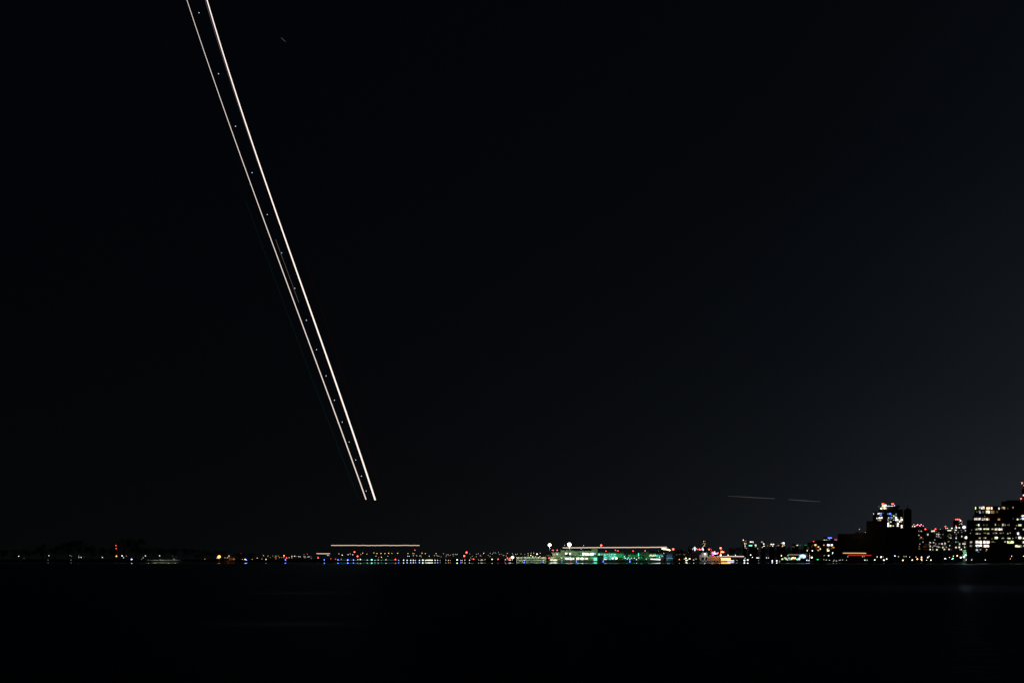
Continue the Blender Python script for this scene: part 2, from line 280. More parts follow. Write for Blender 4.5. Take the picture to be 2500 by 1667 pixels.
L = """
45.9 1357.1 1.4 w;59 1362 1 e;119.2 1355.6 1.2 w;117.3 1366.6 1.2 e;174.6 1357.3 1.3 e;171 1355 .6 y;173.5 1366.5 1.5 e;192.5 1356.3 .7 y;192.5 1359.8 1.1 w;198 1360 1.3 w;205 1359 .7 e;250 1359.8 1.3 w;252 1362 1 e
270.7 1353.5 1.2 c;298 1356 1.9 w;301.4 1360.7 1.2 w;308.4 1356.7 .8 w;321.4 1364.6 2.6 v;349.7 1361 1 w;345.6 1365 .7 w;355 1356.4 1.5 w;389.8 1356 1.5 w;391 1365 .8 w;421.5 1356.7 1 e;424.5 1364 1 w;430 1358 .8 e
500 1364 1.1 a;530 1361.4 1.6 a;549.4 1360.7 1 a;554.7 1361 1.1 a;559.2 1356.3 1.4 w;556.7 1359.7 .9 a;571 1364.3 1.1 a;588.4 1349.9 .6 r;591.8 1364.6 1 a;598.6 1364.8 2.1 w;602 1366 1.3 b;615.5 1364.4 1 a
627.9 1361.4 1.3 o;639.5 1363.9 1 a;643.3 1355.3 1.1 a;649.4 1364.8 1.7 y;654.4 1356.7 1 a;659.9 1360 .8 o;665.7 1356.3 .7 w;673.5 1356.3 1 y;679.3 1356.3 .7 w;671.4 1360 .8 o;673.9 1360.6 .9 o;673.5 1364 .7 a;682.3 1360.3 1 o;687.5 1360.3 .6 o
693.5 1355.7 2 o;692.8 1360.3 1.1 o;696.9 1365.8 1.6 b;699.7 1361.4 1.3 r;705.9 1360.3 1.3 o;712.5 1357 1.2 w;712.5 1360.7 1.2 o;718.8 1357 1.4 y;722.5 1357.4 .7 y;728.6 1358 1.1 y;730.4 1358.4 .9 y;733.6 1358.3 1 y;742.2 1358 1 w;746 1358.4 .9 y;744.2 1360.7 .9 a
750.3 1351.9 .7 r;752 1358.8 1.1 w;754.6 1358.4 1.1 w;759 1358.3 .8 a;742 1352.9 .6 w;759.9 1362.8 .6 w;776.5 1361.4 1.4 r;776.5 1357.9 .6 o;791.8 1365.8 1.5 b;799.3 1354.6 1.1 w;802.7 1354.6 1.1 w;807.5 1363 .7 r;819 1364 .6 r
825.2 1365.8 1.6 b;827.5 1351.2 1.1 a;835.4 1354.4 1.6 w;833.3 1364.4 1 a;849 1366.2 2.1 b;850 1353.3 1.3 w;855 1351.2 1 a;861.2 1353.3 1.2 w;863 1366.2 1.6 b;865.3 1346.9 1.8 r;872.8 1357.3 1.8 r;873.5 1365.2 1.3 y;879.9 1364.8 2 y;880.7 1352.9 .9 a
885.4 1349.5 1.2 a;895.5 1351.9 1.1 a;896.6 1366.2 1.2 y;907.5 1365.8 3 c;912.7 1348.8 1.2 a;918 1356.7 1 y;915.5 1367 1.1 y;920.4 1350.3 1.3 a;923.4 1366.2 1.3 p;924.5 1360 .8 a;931.3 1359.4 1.6 o;930.2 1350.3 1.3 a;931.5 1367 .7 c;939.7 1350.3 1.2 a
949 1349.9 1.3 a;956.9 1350.1 1.1 a;942.2 1365.8 1.5 p;946.7 1357 .9 w;965.3 1364.8 1.5 r;971 1349.9 1.4 a;973.2 1366.9 1.2 b;985.3 1366.5 1.8 y;993.9 1367 1.9 l;1002.7 1366.9 1.9 l;995.9 1349.9 1.2 a;995.9 1357 1.3 w;999.7 1357 1 w;1008 1350.5 1.1 a;1010.8 1350.5 1.1 a
1012.7 1342.4 1 r;1009.5 1355.6 1 w;1017.3 1355.7 1 w;1009.3 1366.9 2.1 o;1014.3 1367.3 1.4 b;1024 1367 1.9 l;1024.9 1356.3 .9 w;1027.3 1356 .9 w;1028.6 1359.4 .8 a;1030.3 1349.6 1.3 a;1038.5 1350.5 1.2 a;1032.2 1366.6 2.6 y;1038.5 1367 1.6 y
1042.5 1366.7 1.9 y;1045.8 1366.7 1.9 y;1049 1366.7 2 y;1052.2 1366.7 2 y;1055.3 1366.8 1.8 y;1047.9 1357 1.1 y;1060.5 1355.6 .9 w;1064.6 1350.3 1.3 a;1062.2 1366.9 1.7 y;1068.4 1367 1.7 b;1074.6 1367.3 .9 a;1088.4 1366.5 1.1 y;1095 1367 1.3 o;1099.7 1366.9 .9 o
1116 1365.9 2.5 y;1125.2 1367 1.2 b;1128.4 1367.3 1.3 o;1135 1366.5 1.3 y;1146.3 1366.5 1.4 y;1139 1347.8 2.3 r;1133.3 1356.4 2.3 r;1156.2 1364.3 1.3 r;1168.7 1366.2 1 y;1174.6 1366.2 1.2 y;1177 1366.2 1.2 y;1181.4 1366.6 .7 l;1184.6 1365.1 1.1 o
1181 1349.9 1.5 a;1164 1352 .9 a;1201.4 1364.6 2.4 a;1216 1364.3 1.4 r;1238.4 1350 1.1 a;1234.3 1365 1.2 w;1233 1367.2 1.1 m;1239 1361.8 1.4 r;1244.8 1362.3 1.4 r;1241 1365 1 o;1243.3 1366.4 1.4 p;1246.5 1366.4 1.4 p
1259 1352.6 1 w;1289.2 1350.6 1 y;1296.8 1349.3 .9 w;1303 1349.3 1 w;1311.1 1351.9 2.6 y;1319 1349.6 1.1 w;1296 1355 1.9 a;1289.7 1355.2 1 a;1300.7 1358 1.5 y;1307.8 1357.8 1.1 w;1318 1357.8 1.2 y;1291.7 1360 1.6 c;1279.7 1367.4 1.5 b;1326.4 1367.7 1.5 b;1326 1362.3 .9 r;1341 1361.6 1.7 r
1371.6 1367.7 1 b;1407.5 1368 1.3 b;1472.6 1368.5 1.4 b;1537.5 1368.9 1.8 b;1390 1366.4 1.2 p;1393.8 1366.6 .9 r;1554 1365.2 1.5 w;1578 1363.9 1.2 w;1658.3 1365 1.6 o
1671 1364 1.2 y;1674.5 1362 2.6 y;1675.5 1367.3 2.3 y;1678.5 1366.3 1.5 y;1683.5 1363.5 2.8 y;1693.5 1366 1.2 y;1699.3 1363.8 1 w
1777.5 1354.3 1.8 p;1795.5 1354.5 1.6 w;1799 1367 .9 w;1819 1361.7 1.2 w;1817.4 1367.1 2.7 w;1825.4 1366.3 2.5 w;1832.6 1354 2.2 v;1837 1359.5 1.5 w;1848.3 1361 1.9 w;1852.2 1361.3 1.7 w;1852 1367 .8 w;1871.5 1361 1.5 w;1876 1361 1.1 w
1885.3 1368.2 2.2 v;1896.5 1367.9 2.3 w;1903.4 1368.4 .9 y;1911.3 1367.9 1.3 y;1981.7 1360.2 3.2 y;1969.7 1366.8 1.9 v;1974.8 1367.3 1.6 v;1970.8 1343.4 1.6 w;1983.3 1343.6 1.9 w;1997 1365.2 1.6 g;1994.5 1365.1 1 g
2023 1355.4 2.5 l;2033 1348.6 1.8 w;2032.5 1352 1.1 y;2012.2 1355.3 1 y;2011.3 1365 .8 y;2017 1366.3 1.1 y;2025 1366.8 1.1 w;2037.5 1366 1 l;2034.6 1368.6 1.1 y;2042 1368.3 1.1 w;2049 1366.6 1 w;2051.8 1366.4 1 w;2057 1366 .9 p;2066.8 1366.6 1 c;2070 1358 .9 p
2106 1357.9 .9 y;2110 1357.6 1 a;2111.6 1366.3 1.7 w;2117.2 1366.7 1.4 g;2135.7 1366.1 2.1 w;2141.5 1358.5 1.5 y;2151 1359.2 3 y;2156.6 1358.6 .8 a;2158 1366.5 2.7 p;2164.8 1363.8 2.2 p;2184.9 1356.2 2.2 l;2193.5 1358 1 w;2207 1357.7 1 c;2212 1357.7 1.1 w;2220.7 1359.2 .9 w
2204.2 1366.9 2.7 a;2227.2 1366.5 2.1 p;2236.4 1358.9 1.1 w;2239.7 1364 2.6 a
2258 1348.8 1 y;2292.8 1348.8 1.2 w;2250 1359.3 2 p;2249.6 1364 2.6 a;2250.4 1367 1.6 p;2265 1360 2.2 p;2268.3 1357.2 1.5 c;2262.5 1366.7 1.2 w;2272.7 1366.4 2 y;2307 1363 2.1 v;2310 1363.5 1 v;2316 1352.4 1 w;2319 1353.8 1.5 v;2318 1360 .9 y;2326.5 1362.7 2.4 c;2323.8 1364.2 1.4 c
2329.5 1351.8 1.6 v;2327.5 1356.5 1.4 p;2337 1355.9 2.5 a;2345.9 1360.2 3.2 p;2353.3 1358.8 3.6 w;2357.4 1354.2 3.6 l;2359 1365.9 1.3 w;2372.4 1365.9 1.5 v;2378.4 1351 1.7 p;2377.8 1358.5 1.9 p;2394.8 1352.8 .9 w;2389.6 1361 1.2 c;2405.8 1366 1.4 w;2467 1363.5 .9 o;2470 1356.8 1.4 w;2478.8 1351.3 2.8 w;2485.7 1351.3 2.8 v;2496.6 1351.9 1.5 w;2499 1356.8 1.4 w
"""
ROWS = [tuple(q.split()) for line in L.strip().splitlines() for q in line.split(';')]
for x, y, r, c in sorted(ROWS, key=lambda q: float(q[0])): lamp(float(x), float(y), float(r), c)
# small lamps of the town beyond the airfield
for x, y, c in sorted([(1083, 1351, 'w'), (1090, 1353.6, 'w'), (1093.5, 1352.4, 'w'), (1094, 1355, 'a'), (1089, 1358, 'w'), (1099, 1355.4, 'w'), (1105, 1353, 'y'), (1106.5, 1356, 'a'), (1108, 1352.6, 'w'), (1112, 1352, 'w'), (1115, 1353.2, 'y'), (1117, 1352.2, 'w'),
        (1147, 1351, 'a'), (1153, 1357, 'w'), (1149, 1361, 'w'), (1152, 1364, 'a'), (1163.2, 1358, 'y'), (1168, 1351, 'w'), (1172.5, 1354.5, 'y'), (1174, 1356.8, 'w'), (1192, 1355.3, 'w'), (1197, 1350, 'w'), (1196.5, 1357.6, 'w'), (1205.5, 1348.4, 'w'), (1210, 1349, 'w'), (1202, 1351.5, 'y'),
        (1217, 1348.2, 'w'), (1219.5, 1353, 'a'), (1223.5, 1351.8, 'a'), (1228, 1354.4, 'a'), (1230.3, 1355.3, 'y'), (1236.3, 1356.4, 'p'), (1251, 1350, 'y'), (1252, 1353.2, 'y'), (1263, 1351.5, 'w'), (1272, 1351.4, 'y'), (1281.5, 1352.5, 'w'), (1066, 1355.3, 'y'), (1068.5, 1356.2, 'w'), (1071.4, 1356.9, 'w'), (1076.9, 1358.3, 'y')]):
    lamp(x, y, 0.8, c, D=1650 if y < 1357 else 1420, s=1.6, name='house_lamp')

def floodlight(x, y, D, rx, rz, c, s, label, power=0, aim=None, lamps=6):
    """a tall mast with a head frame of round lamps"""
    p = P(x, y, D); root = empty('floodlight_mast', (p.x, p.y, GZ), -math.atan2(p.x, p.y)); h = p.z - GZ
    tag(root, label, 'floodlight')
    bm = bmesh.new(); tube(bm, [(0, .3, 0), (0, .3, h + 0.5)], [.32, .16], 10); mesh_obj('mast', bm, surf('galvanised_post', (.2, .2, .2)), root)
    bm = bmesh.new(); u = D / F
    for zz in (-rz * .5, rz * .5): bx(bm, -rx * u, rx * u, .1, .24, h + zz * u - .08, h + zz * u + .08)
    arm = mesh_obj('crossarm', bm, surf('painted_hood', (.05, .05, .055)), root)
    n = lamps
    for i in range(n):
        a = 2 * math.pi * i / n
        bm = bmesh.new(); bmesh.ops.create_icosphere(bm, subdivisions=2, radius=0.62 * rz * u)
        o = mesh_obj('lamp_head', bm, glow_mat(c, s * (.28 if c == 'o' else 1)), arm, True); o.location = (math.cos(a) * rx * .5 * u, -0.3, h + math.sin(a) * rz * .42 * u)
    if c == 'o':
        bm = bmesh.new(); bmesh.ops.create_icosphere(bm, subdivisions=2, radius=0.6 * rz * u); o = mesh_obj('lamp_head', bm, glow_mat(c, s * 1.3), arm, True); o.location = (0, -1.4, h)
    if power:
        lt = bpy.data.lights.new('flood_beam', 'SPOT'); lt.energy = power; lt.color = (.74, 1, .58) if c == 'y' else TONE[c]; lt.spot_size = math.radians(110); lt.spot_blend = .6; lt.shadow_soft_size = 1.5
        lo = bpy.data.objects.new('flood_beam', lt); COL.objects.link(lo); lo.location = P(x, y, D) + Vector((0, -2.5, -1))
        d = (aim - lo.location); lo.rotation_euler = d.to_track_quat('-Z', 'Y').to_euler()
    return root
floodlight(535, 1358.4, 1228, 3.4, 3.4, 'o', 11, 'blazing orange floodlight alone on the dark island shore', 9000, P(560, 1364, 1250))
floodlight(1342, 1329.6, 1195, 4.2, 3.3, 'y', 6, 'tall bright floodlight mast just before the terminal, oval head', 34000, P(1372, 1357, 1246))
floodlight(1390, 1328.6, 1195, 4.3, 4.3, 'y', 7, 'brightest tall floodlight mast standing over the terminal roof', 38000, P(1415, 1357, 1246))
floodlight(1251.2, 1360, 1228, 4.2, 3.2, 'p', 2.4, 'low boxy white floodlight beside the red lamps of the apron', 14000, P(1285, 1364, 1242))
floodlight(2353.7, 1286.5, 888, 3.6, 3.6, 'v', 2.2, 'blazing bluish white floodlight on the condominium roof corner')
floodlight(2358.8, 1311.7, 800, 3.0, 3.0, 'w', 2.2, 'white floodlight on a tall pole before the stepped apartment tower', 20000, P(2370, 1330, 770))

# the red mast on the island
def red_mast():
    x, D = 284.2, 1232; p = P(x, 1330.8, D); root = empty('radio_mast', (p.x, p.y, GZ)); h = p.z - GZ
    tag(root, 'slim dark mast with three red warning lights one above another', 'mast')
    bm = bmesh.new()
    for sx_, sy_ in ((-1, -1), (1, -1), (0, 1)): tube(bm, [(sx_ * .7, sy_ * .6, 0), (sx_ * .25, sy_ * .2, h)], .06, 6)
    for i in range(12):
        z0, z1 = h * i / 12, h * (i + 1) / 12; w0, w1 = .7 - .45 * i / 12, .7 - .45 * (i + 1) / 12
        tube(bm, [(-w0, -w0 * .85, z0), (w1, -w1 * .85, z1)], .035, 5)
    mesh_obj('lattice', bm, surf('galvanised_post', (.2, .2, .2)), root)
    for dx, y, c, r, s in ((-.6, 1330.8, 'r', 1.6, 8), (0.2, 1338.3, 'r', 1.6, 8), (0.6, 1357, 'o', 2.5, 5)):
        o = share('beacon', head_mesh(c, s), root); o.location = (dx * .5, -.8, P(x, y, D).z - GZ); o.scale = (r * .5 * .55,) * 3
red_mast()

# ------------------------------------------------------------------ buildings
class Building:
    def __init__(self, name, label, cat, x0, x1, D, group=None, xc=None):
        self.D = D; self.x0, self.x1 = x0, x1
        c = xc if xc is not None else (x0 + x1) / 2; self.az = math.atan2(c - CX, F); self.R = D / math.cos(self.az)
        self.C = Vector((math.sin(self.az) * self.R, math.cos(self.az) * self.R, GZ))
        self.root = empty(name, self.C, -self.az); tag(self.root, label, cat, group)
    def u(self, x): return self.R * math.tan(math.atan2(x - CX, F) - self.az)
    def z(self, x, y):
        Y = self.C.y - self.u(x) * math.sin(self.az); return CH - (y - HY) * Y / F - GZ
    def add(self, bm, x0, x1, yt, yb, w0, w1, taper=0.0):
        xm = (x0 + x1) / 2; zb = 0.0 if yb is None else self.z(xm, yb)
        bx(bm, self.u(x0), self.u(x1), w0, w1, zb, self.z(xm, yt), taper)
    def box(self, name, x0, x1, yt, yb, w0, w1, mat, parent=None):
        bm = bmesh.new(); self.add(bm, x0, x1, yt, yb, w0, w1)
        return mesh_obj(name, bm, mat, parent or self.root)
    def boxes(self, name, rows, mat):
        bm = bmesh.new()
        for r in rows: self.add(bm, *r)
        return mesh_obj(name, bm, mat, self.root)
    def win(self, x, y, w, h, c, s, proud=0.12, off=0.0, patch=False, name='window'):
        o = self.box(name, x - w / 2, x + w / 2, y - h / 2, y + h / 2, off - proud, off - .004, glow_mat(c, s, patch)); return o
    def wins(self, rows, **k):
        for r in rows: self.win(*r, **k)
    def lamp(self, x, y, r, c, s, w=-0.6, name='roof_beacon', k=.5):
        s *= .42 if c in 'rm' else .5
        if c in 'rmo': k *= 1.22
        o = share(name, head_mesh(c, s), self.root); o.location = (self.u(x), w, self.z(x, y)); o.scale = (r * k * self.D / F,) * 3; return o
CONC = surf('weathered_concrete', (.20, .195, .18), .85, .3, .25, .25)
DARKC = surf('dark_cladding', (.07, .072, .075), .6, .4, .3, .3)
WHITE = surf('olive_panel_cladding', (.42, .54, .34), .6, .4, .12, .2)
BRICK = surf('brown_brick', (.22, .12, .07), .9, .2, .3, 1.5)
GREENP = surf('green_panel', (.10, .34, .20), .5, .4, .15, .3)
TEALP = surf('teal_container_steel', (.03, .14, .16), .5, .4, .15, .5)
GLASSD = surf('dark_window_glass', (.02, .025, .03), .08, .6)
STEEL = surf('grey_steel', (.3, .3, .3), .45, .5, .2, .6, .4)
def parse(txt): return [(float(a), float(b), float(w), float(h), c, float(s)) for a, b, w, h, c, s in (q.split() for q in txt.replace('\n', ';').split(';') if q.strip())]

# airport terminal -------------------------------------------------
T = Building('airport_terminal', 'long pale flat-roofed airport terminal with lit windows under the floodlight masts', 'terminal', 1346, 1460, 1246)
T.box('wall', 1369, 1378.5, 1342.4, None, 0, 18, WHITE); T.box('wall', 1378.5, 1444.8, 1344.4, None, .6, 18, WHITE)
T.box('wall', 1444.8, 1459, 1339.4, None, .2, 16, WHITE)
T.box('roof', 1377, 1446, 1343.2, 1344.38, .3, 18.5, DARKC)
bm = bmesh.new()
uu, zz = T.u, lambda y: T.z(1357, y)
v = [bm.verts.new(c) for w in (-.5, 12) for c in ((uu(1350), w, 0), (uu(1369) - .01, w, 0), (uu(1369) - .01, w, zz(1347.5)), (uu(1346), w, zz(1347.5)), (uu(1349.5), w, zz(1356)))]
bm.faces.new(v[:5]); bm.faces.new(v[5:][::-1])
for i in range(5): bm.faces.new((v[i], v[5 + i], v[5 + (i + 1) % 5], v[(i + 1) % 5]))
bmesh.ops.recalc_face_normals(bm, faces=bm.faces); mesh_obj('tower_wing', bm, WHITE, T.root)
T.boxes('rooftop_unit', [(1383, 1389, 1339.6, 1342.9, 4, 8), (1391, 1400, 1340.4, 1342.9, 4, 8)], STEEL)
T.box('canopy', 1380, 1460, 1356.2, 1358.2, -3.2, .5, DARKC); T.box('fascia', 1368, 1460, 1358.4, 1359.6, -2.4, -.02, GREENP)
T.box('awning', 1334, 1343.5, 1355.2, 1356.3, -3, 6, WHITE); T.box('awning', 1435.6, 1447, 1361.2, 1362.4, -3.4, -1.0, WHITE)
T.box('display_panel', 1394.8, 1411.6, 1350.2, 1355.7, -.4, .59, surf('pale_panel', (.6, .62, .52), .5))
T.boxes('dark_opening', [(1380, 1390, 1351.6, 1355.5, .3, .59), (1412.5, 1421.5, 1351.2, 1353.2, .3, .59)], GLASSD)  # dark gaps added between the lit stretches of wall
T.wins(parse("""1382.5 1350.8 3.4 3.2 w 5;1391 1351.2 2.6 4 w 4;1416.5 1354.6 8 1.2 c 1.2;1423.6 1351.8 2.4 5 w 4;1429.5 1352 4.6 4.6 w 5;1435 1352.8 3.6 3.6 w 3;1439.7 1352.4 4 3 y 2.5;1445.3 1352 6 5 w 6
1392 1363 21 3.6 w 2.2;1411 1363 7 4.6 y 3;1420.8 1363.4 6.4 4.4 w 3;1428.5 1363 2.5 4 y 1.5;1433 1363.6 3 4 y 1.5;1372 1361.6 5 1.8 w 2.5;1378 1360.8 2 1.4 w 2"""), off=.19, proud=.3, patch=True)
T.boxes('plinth', [(1361.5, 1449, 1366, None, -2.3, -2.2), (1346, 1380, 1361.4, 1363.4, -.75, -.52), (1401.8, 1406.4, 1359.8, 1365.9, -2.3, -2.2), (1415.4, 1416.8, 1359.8, 1365.9, -2.3, -2.2), (1424.8, 1426.8, 1359.8, 1365.9, -2.3, -2.2)], DARKC)  # dark strips added where the terminal's lower wall lies unlit
T.win(1452, 1350.8, 4.5, 4, 'l', 1.0, off=.2)
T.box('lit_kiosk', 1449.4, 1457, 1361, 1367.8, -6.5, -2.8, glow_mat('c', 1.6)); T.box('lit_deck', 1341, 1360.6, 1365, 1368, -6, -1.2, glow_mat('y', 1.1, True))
T.box('side_door', 1344, 1350, 1358, 1364.5, -.9, -.55, surf('pale_panel', (.6, .62, .52)))
T.lamp(1360, 1351.7, 2.2, 'l', 8, -1.5, 'wall_lamp'); T.lamp(1353, 1352.7, 1.1, 'w', 5, -1.3, 'wall_lamp'); T.lamp(1351.4, 1361, 1.1, 'o', 5, -1.5, 'wall_lamp'); T.lamp(1392, 1360.2, 1.8, 'w', 6, -3.6, 'wall_lamp')
for x, y, r in ((1348.6, 1342.4, 1.6), (1351.2, 1342.4, 1.6), (1360.4, 1342.4, 2)): T.lamp(x, y, r, 'r', 24, 1)
for x, y in ((1378.4, 1330), (1424.5, 1331), (1418.9, 1340)): lamp(x, y, 1, 'w', D=1262, name='apron_lamp')
for x, y, r in ((1467.8, 1330.5, 2.4),): lamp(x, y, r, 'r', D=1275)
H = Building('passenger_hall', 'bright mint green glass hall with dark mullions beside the terminal', 'glass hall', 1460, 1523, 1244)
H.box('wall', 1460, 1473, 1346.5, None, 1.0, 14, DARKC); H.box('roof', 1472, 1522.6, 1348, 1350.5, -1.2, 15, GREENP); H.box('back_wall', 1473, 1523, 1350.6, None, 1, 14, surf('pale_inner_wall', (.5, .6, .5)))
H.boxes('dark_base', [(1473, 1523, 1365.4, None, -.6, -.3), (1460, 1473, 1357, None, .3, .9)], DARKC); H.box('roof_edge', 1511, 1522.6, 1348.4, 1349.2, -1.5, -1.25, STEEL)  # dark strips added along the wall foot in place of shade
H.win(1484.5, 1357.7, 22, 13.8, 'c', .62, patch=True, name='glass_wall', off=1, proud=.4); H.win(1500, 1356.5, 7.4, 11, 'c', 1.2, name='glass_wall', off=1, proud=.4, patch=True)
H.win(1512, 1355.6, 16, 9.4, 'g', .30, name='glass_wall', off=1, proud=.4); H.boxes('plinth', [(1504.5, 1520.3, 1360.4, 1364.6, .5, .95)], CONC)
H.boxes('mullion', [(x - .18, x + .18, 1350.7, 1364.6, .2, .58) for x in (1473.4, 1479, 1485, 1491, 1496, 1501, 1504, 1506.5, 1509, 1511.5, 1514, 1516.5, 1519, 1520.2)], GREENP)
bm = bmesh.new(); tube(bm, [(H.u(1479), .1, H.z(1479, 1356)), (H.u(1484), .1, H.z(1484, 1359)), (H.u(1491), .1, H.z(1491, 1362.5))], .55, 6); mesh_obj('escalator', bm, surf('dark_teal_rail', (.03, .16, .14)), H.root)
H.wins(parse("1462.6 1352.6 4.4 4 c 1.6;1468 1352.6 3.6 4 c .5;1471 1352.4 2 4 y .35;1478 1364.6 6 1.6 v 2;1496 1362.2 3 3 v 4;1505 1362.4 3.6 3.6 w 4.5;1489.3 1364.6 1.6 3 l 1.5"), off=.9, proud=.8)
for x, y in ((1479.4, 1344.5), (1502.7, 1342.4), (1508.8, 1343.9)): H.lamp(x, y, 1.6, 'r', 20, 2)
G = Building('departure_pier', 'long low green walled pier building with lit sign and a row of lamps', 'pier building', 1523, 1621, 1248)
G.box('wall', 1523, 1620, 1351.2, None, 0, 12, GREENP); G.box('fascia', 1523, 1620, 1357.6, 1358.8, -1.4, -.02, surf('deep_green_panel', (.03, .18, .12))); G.box('roof', 1522.7, 1620.5, 1350.2, 1351.15, -.4, 12.5, DARKC)
G.boxes('plinth', [(1523, 1620, 1364.5, None, -1.75, -1.62)], DARKC); G.boxes('dark_opening', [(1528, 1534, 1352.6, 1355, -.3, -.02), (1546, 1556, 1352.4, 1354.4, -.3, -.02), (1563, 1574, 1359.4, 1361.6, -.5, -.02), (1590, 1602, 1359.2, 1361.4, -.5, -.02)], GLASSD); G.box('plant_room', 1565.5, 1584.4, 1346.5, 1357.5, -1.2, 8, CONC); G.box('kerb_wall', 1523, 1620, 1362, 1364.4, -1.6, -.9, CONC)  # dark foot strip added in place of shade; dark gaps added above it
for x, y, r, c in ((1524.4, 1358, 2.1, 'l'), (1526.4, 1361.8, 2.5, 'c'), (1531.5, 1363.6, 2.1, 'l'), (1538, 1364, 1.8, 'l'), (1534.3, 1360.8, 1.9, 'c'), (1541.7, 1361.3, 1.8, 'c'), (1549.1, 1361.6, 1.8, 'l'), (1559.4, 1360.8, 1.6, 'w'), (1610, 1359.3, 2.1, 'l'), (1620.5, 1350.2, 1.2, 'w')):
    G.lamp(x, y, r, c, 6, -2.6, 'wall_lamp')
G.wins(parse("1536.4 1355.8 5 1.5 a .5;1543 1356 8 1.2 g .3;1553 1356 14 1.6 g .28;1603.8 1356.6 2.2 4.6 c 1.4;1608.5 1356.4 5 4 t .7;1614.5 1354.8 6 1.6 t .8;1616.5 1357.6 5 1.6 p 1.1"))
G.box('light_column', 1558.2, 1559.8, 1349.3, 1356.6, -1.6, -.9, glow_mat('c', 1.6))
bm = bmesh.new()
for x0, x1, yt, yb in ((1585.2, 1586.8, 1355.4, 1358), (1587, 1588.6, 1353.4, 1356.4), (1588.4, 1590.6, 1353.2, 1354.2), (1589.8, 1591, 1354.4, 1357.6), (1591.8, 1594.2, 1355, 1357.6), (1595, 1596.4, 1353.2, 1357.6), (1596.4, 1598, 1353.2, 1354.2), (1596.4, 1598, 1356.4, 1357.6), (1598.8, 1600.6, 1353.2, 1357.2)): G.add(bm, x0, x1, yt, yb, -.6, -.03)
mesh_obj('lit_sign_lettering', bm, glow_mat('y', 1.3), G.root)
for x, y in ((1545.6, 1344.2), (1575.2, 1343.7)): G.lamp(x, y, 1.7, 'r', 20, 2)
G.lamp(1608, 1344, .9, 'w', 3, 4, 'roof_beacon'); lamp(1620.8, 1341, 1.5, 'r', D=1275); lamp(1643.6, 1340, 2.5, 'r', D=1275)
A = Building('hangar', 'low cream walled hangar beside the terminal, lit by apron lamps', 'hangar', 1260, 1334, 1240)
A.box('wall', 1260, 1333.6, 1359.6, None, 0, 22, WHITE); A.box('roof', 1276, 1294, 1357.9, 1359.55, 2, 20, CONC); A.boxes('lower_wall', [(1260.5, 1329, 1363.3, 1366.4, -.5, -.02)], surf('dark_green_panel', (.03, .08, .05)))
A.boxes('gutter', [(1260, 1334, 1359.1, 1359.58, -.5, 22.3)], STEEL); A.win(1309.5, 1366.7, 23, .8, 'y', .7, off=-.5, patch=True, name='lit_doorway'); A.boxes('red_door', [(1274, 1279, 1360.8, 1363.2, -.3, -.02)], surf('faded_red_paint', (.4, .12, .06)))  # strip under the wall glows in place of light falling there
for x in (1265, 1283, 1301, 1315, 1328): 
    A.lamp(x, 1360.2, .9, 'y', 9, -2.4, 'wall_lamp')  # row of lamps added to light the top of the hangar wall
B = Building('container_shed', 'dark teal corrugated shed with a pale light strip past the pier', 'shed', 1626, 1642, 1236)
B.boxes('wall', [(1626, 1642, 1351.5, None, 0, 9)], TEALP); B.boxes('corrugation', [(x, x + .7, 1352.5, 1366.5, -.15, -.02) for x in np.arange(1626.6, 1641.4, 1.7)], surf('pale_teal_steel', (.10, .34, .38)))
B.box('roof', 1625.6, 1642.4, 1350.8, 1351.45, -.3, 9.3, DARKC); B.box('light_strip', 1627, 1641.4, 1361.6, 1362.3, -.6, -.3, glow_mat('l', .55)); B.lamp(1640.8, 1362, 1, 'c', 4, -1, 'wall_lamp'); B.lamp(1628.5, 1366, 1, 'p', 3, -1, 'wall_lamp')
for x, dy, h in ((1571, 0, 30),): pass
Q = Building('boathouse', 'dim dark boathouse with three faint grey windows past the teal shed', 'boathouse', 1648, 1706, 1262)
Q.box('wall', 1648, 1705, 1350.6, None, 0, 16, DARKC); Q.box('roof', 1647, 1706, 1349.6, 1350.55, -.8, 17, surf('slate_roof', (.06, .06, .065))); Q.wins(parse("1652 1353.4 2.4 3.4 w .06;1659.6 1352.6 4.6 1.8 w .06;1670.6 1353 4.4 3 y .08;1681 1348 1.2 1.5 w .1"))

# point lights added in front of lit surfaces for their glow, without fixtures
def add_fill(x, y, D, power, c, size=1.0):
    lt = bpy.data.lights.new('wall_washer', 'POINT'); lt.energy = power; lt.color = TONE[c]; lt.shadow_soft_size = size
    o = bpy.data.objects.new('wall_washer', lt); COL.objects.link(o); o.location = P(x, y, D)
for x in (1530, 1548, 1566, 1585, 1604): add_fill(x, 1360.5, 1240, 300, 'g')
for x in (1385, 1405, 1425, 1445): add_fill(x, 1359.5, 1240, 220, 'c')
for x in (1262, 1285, 1308, 1328): add_fill(x, 1359, 1233, 420, 'y')
add_fill(1634, 1359, 1228, 700, 'l')

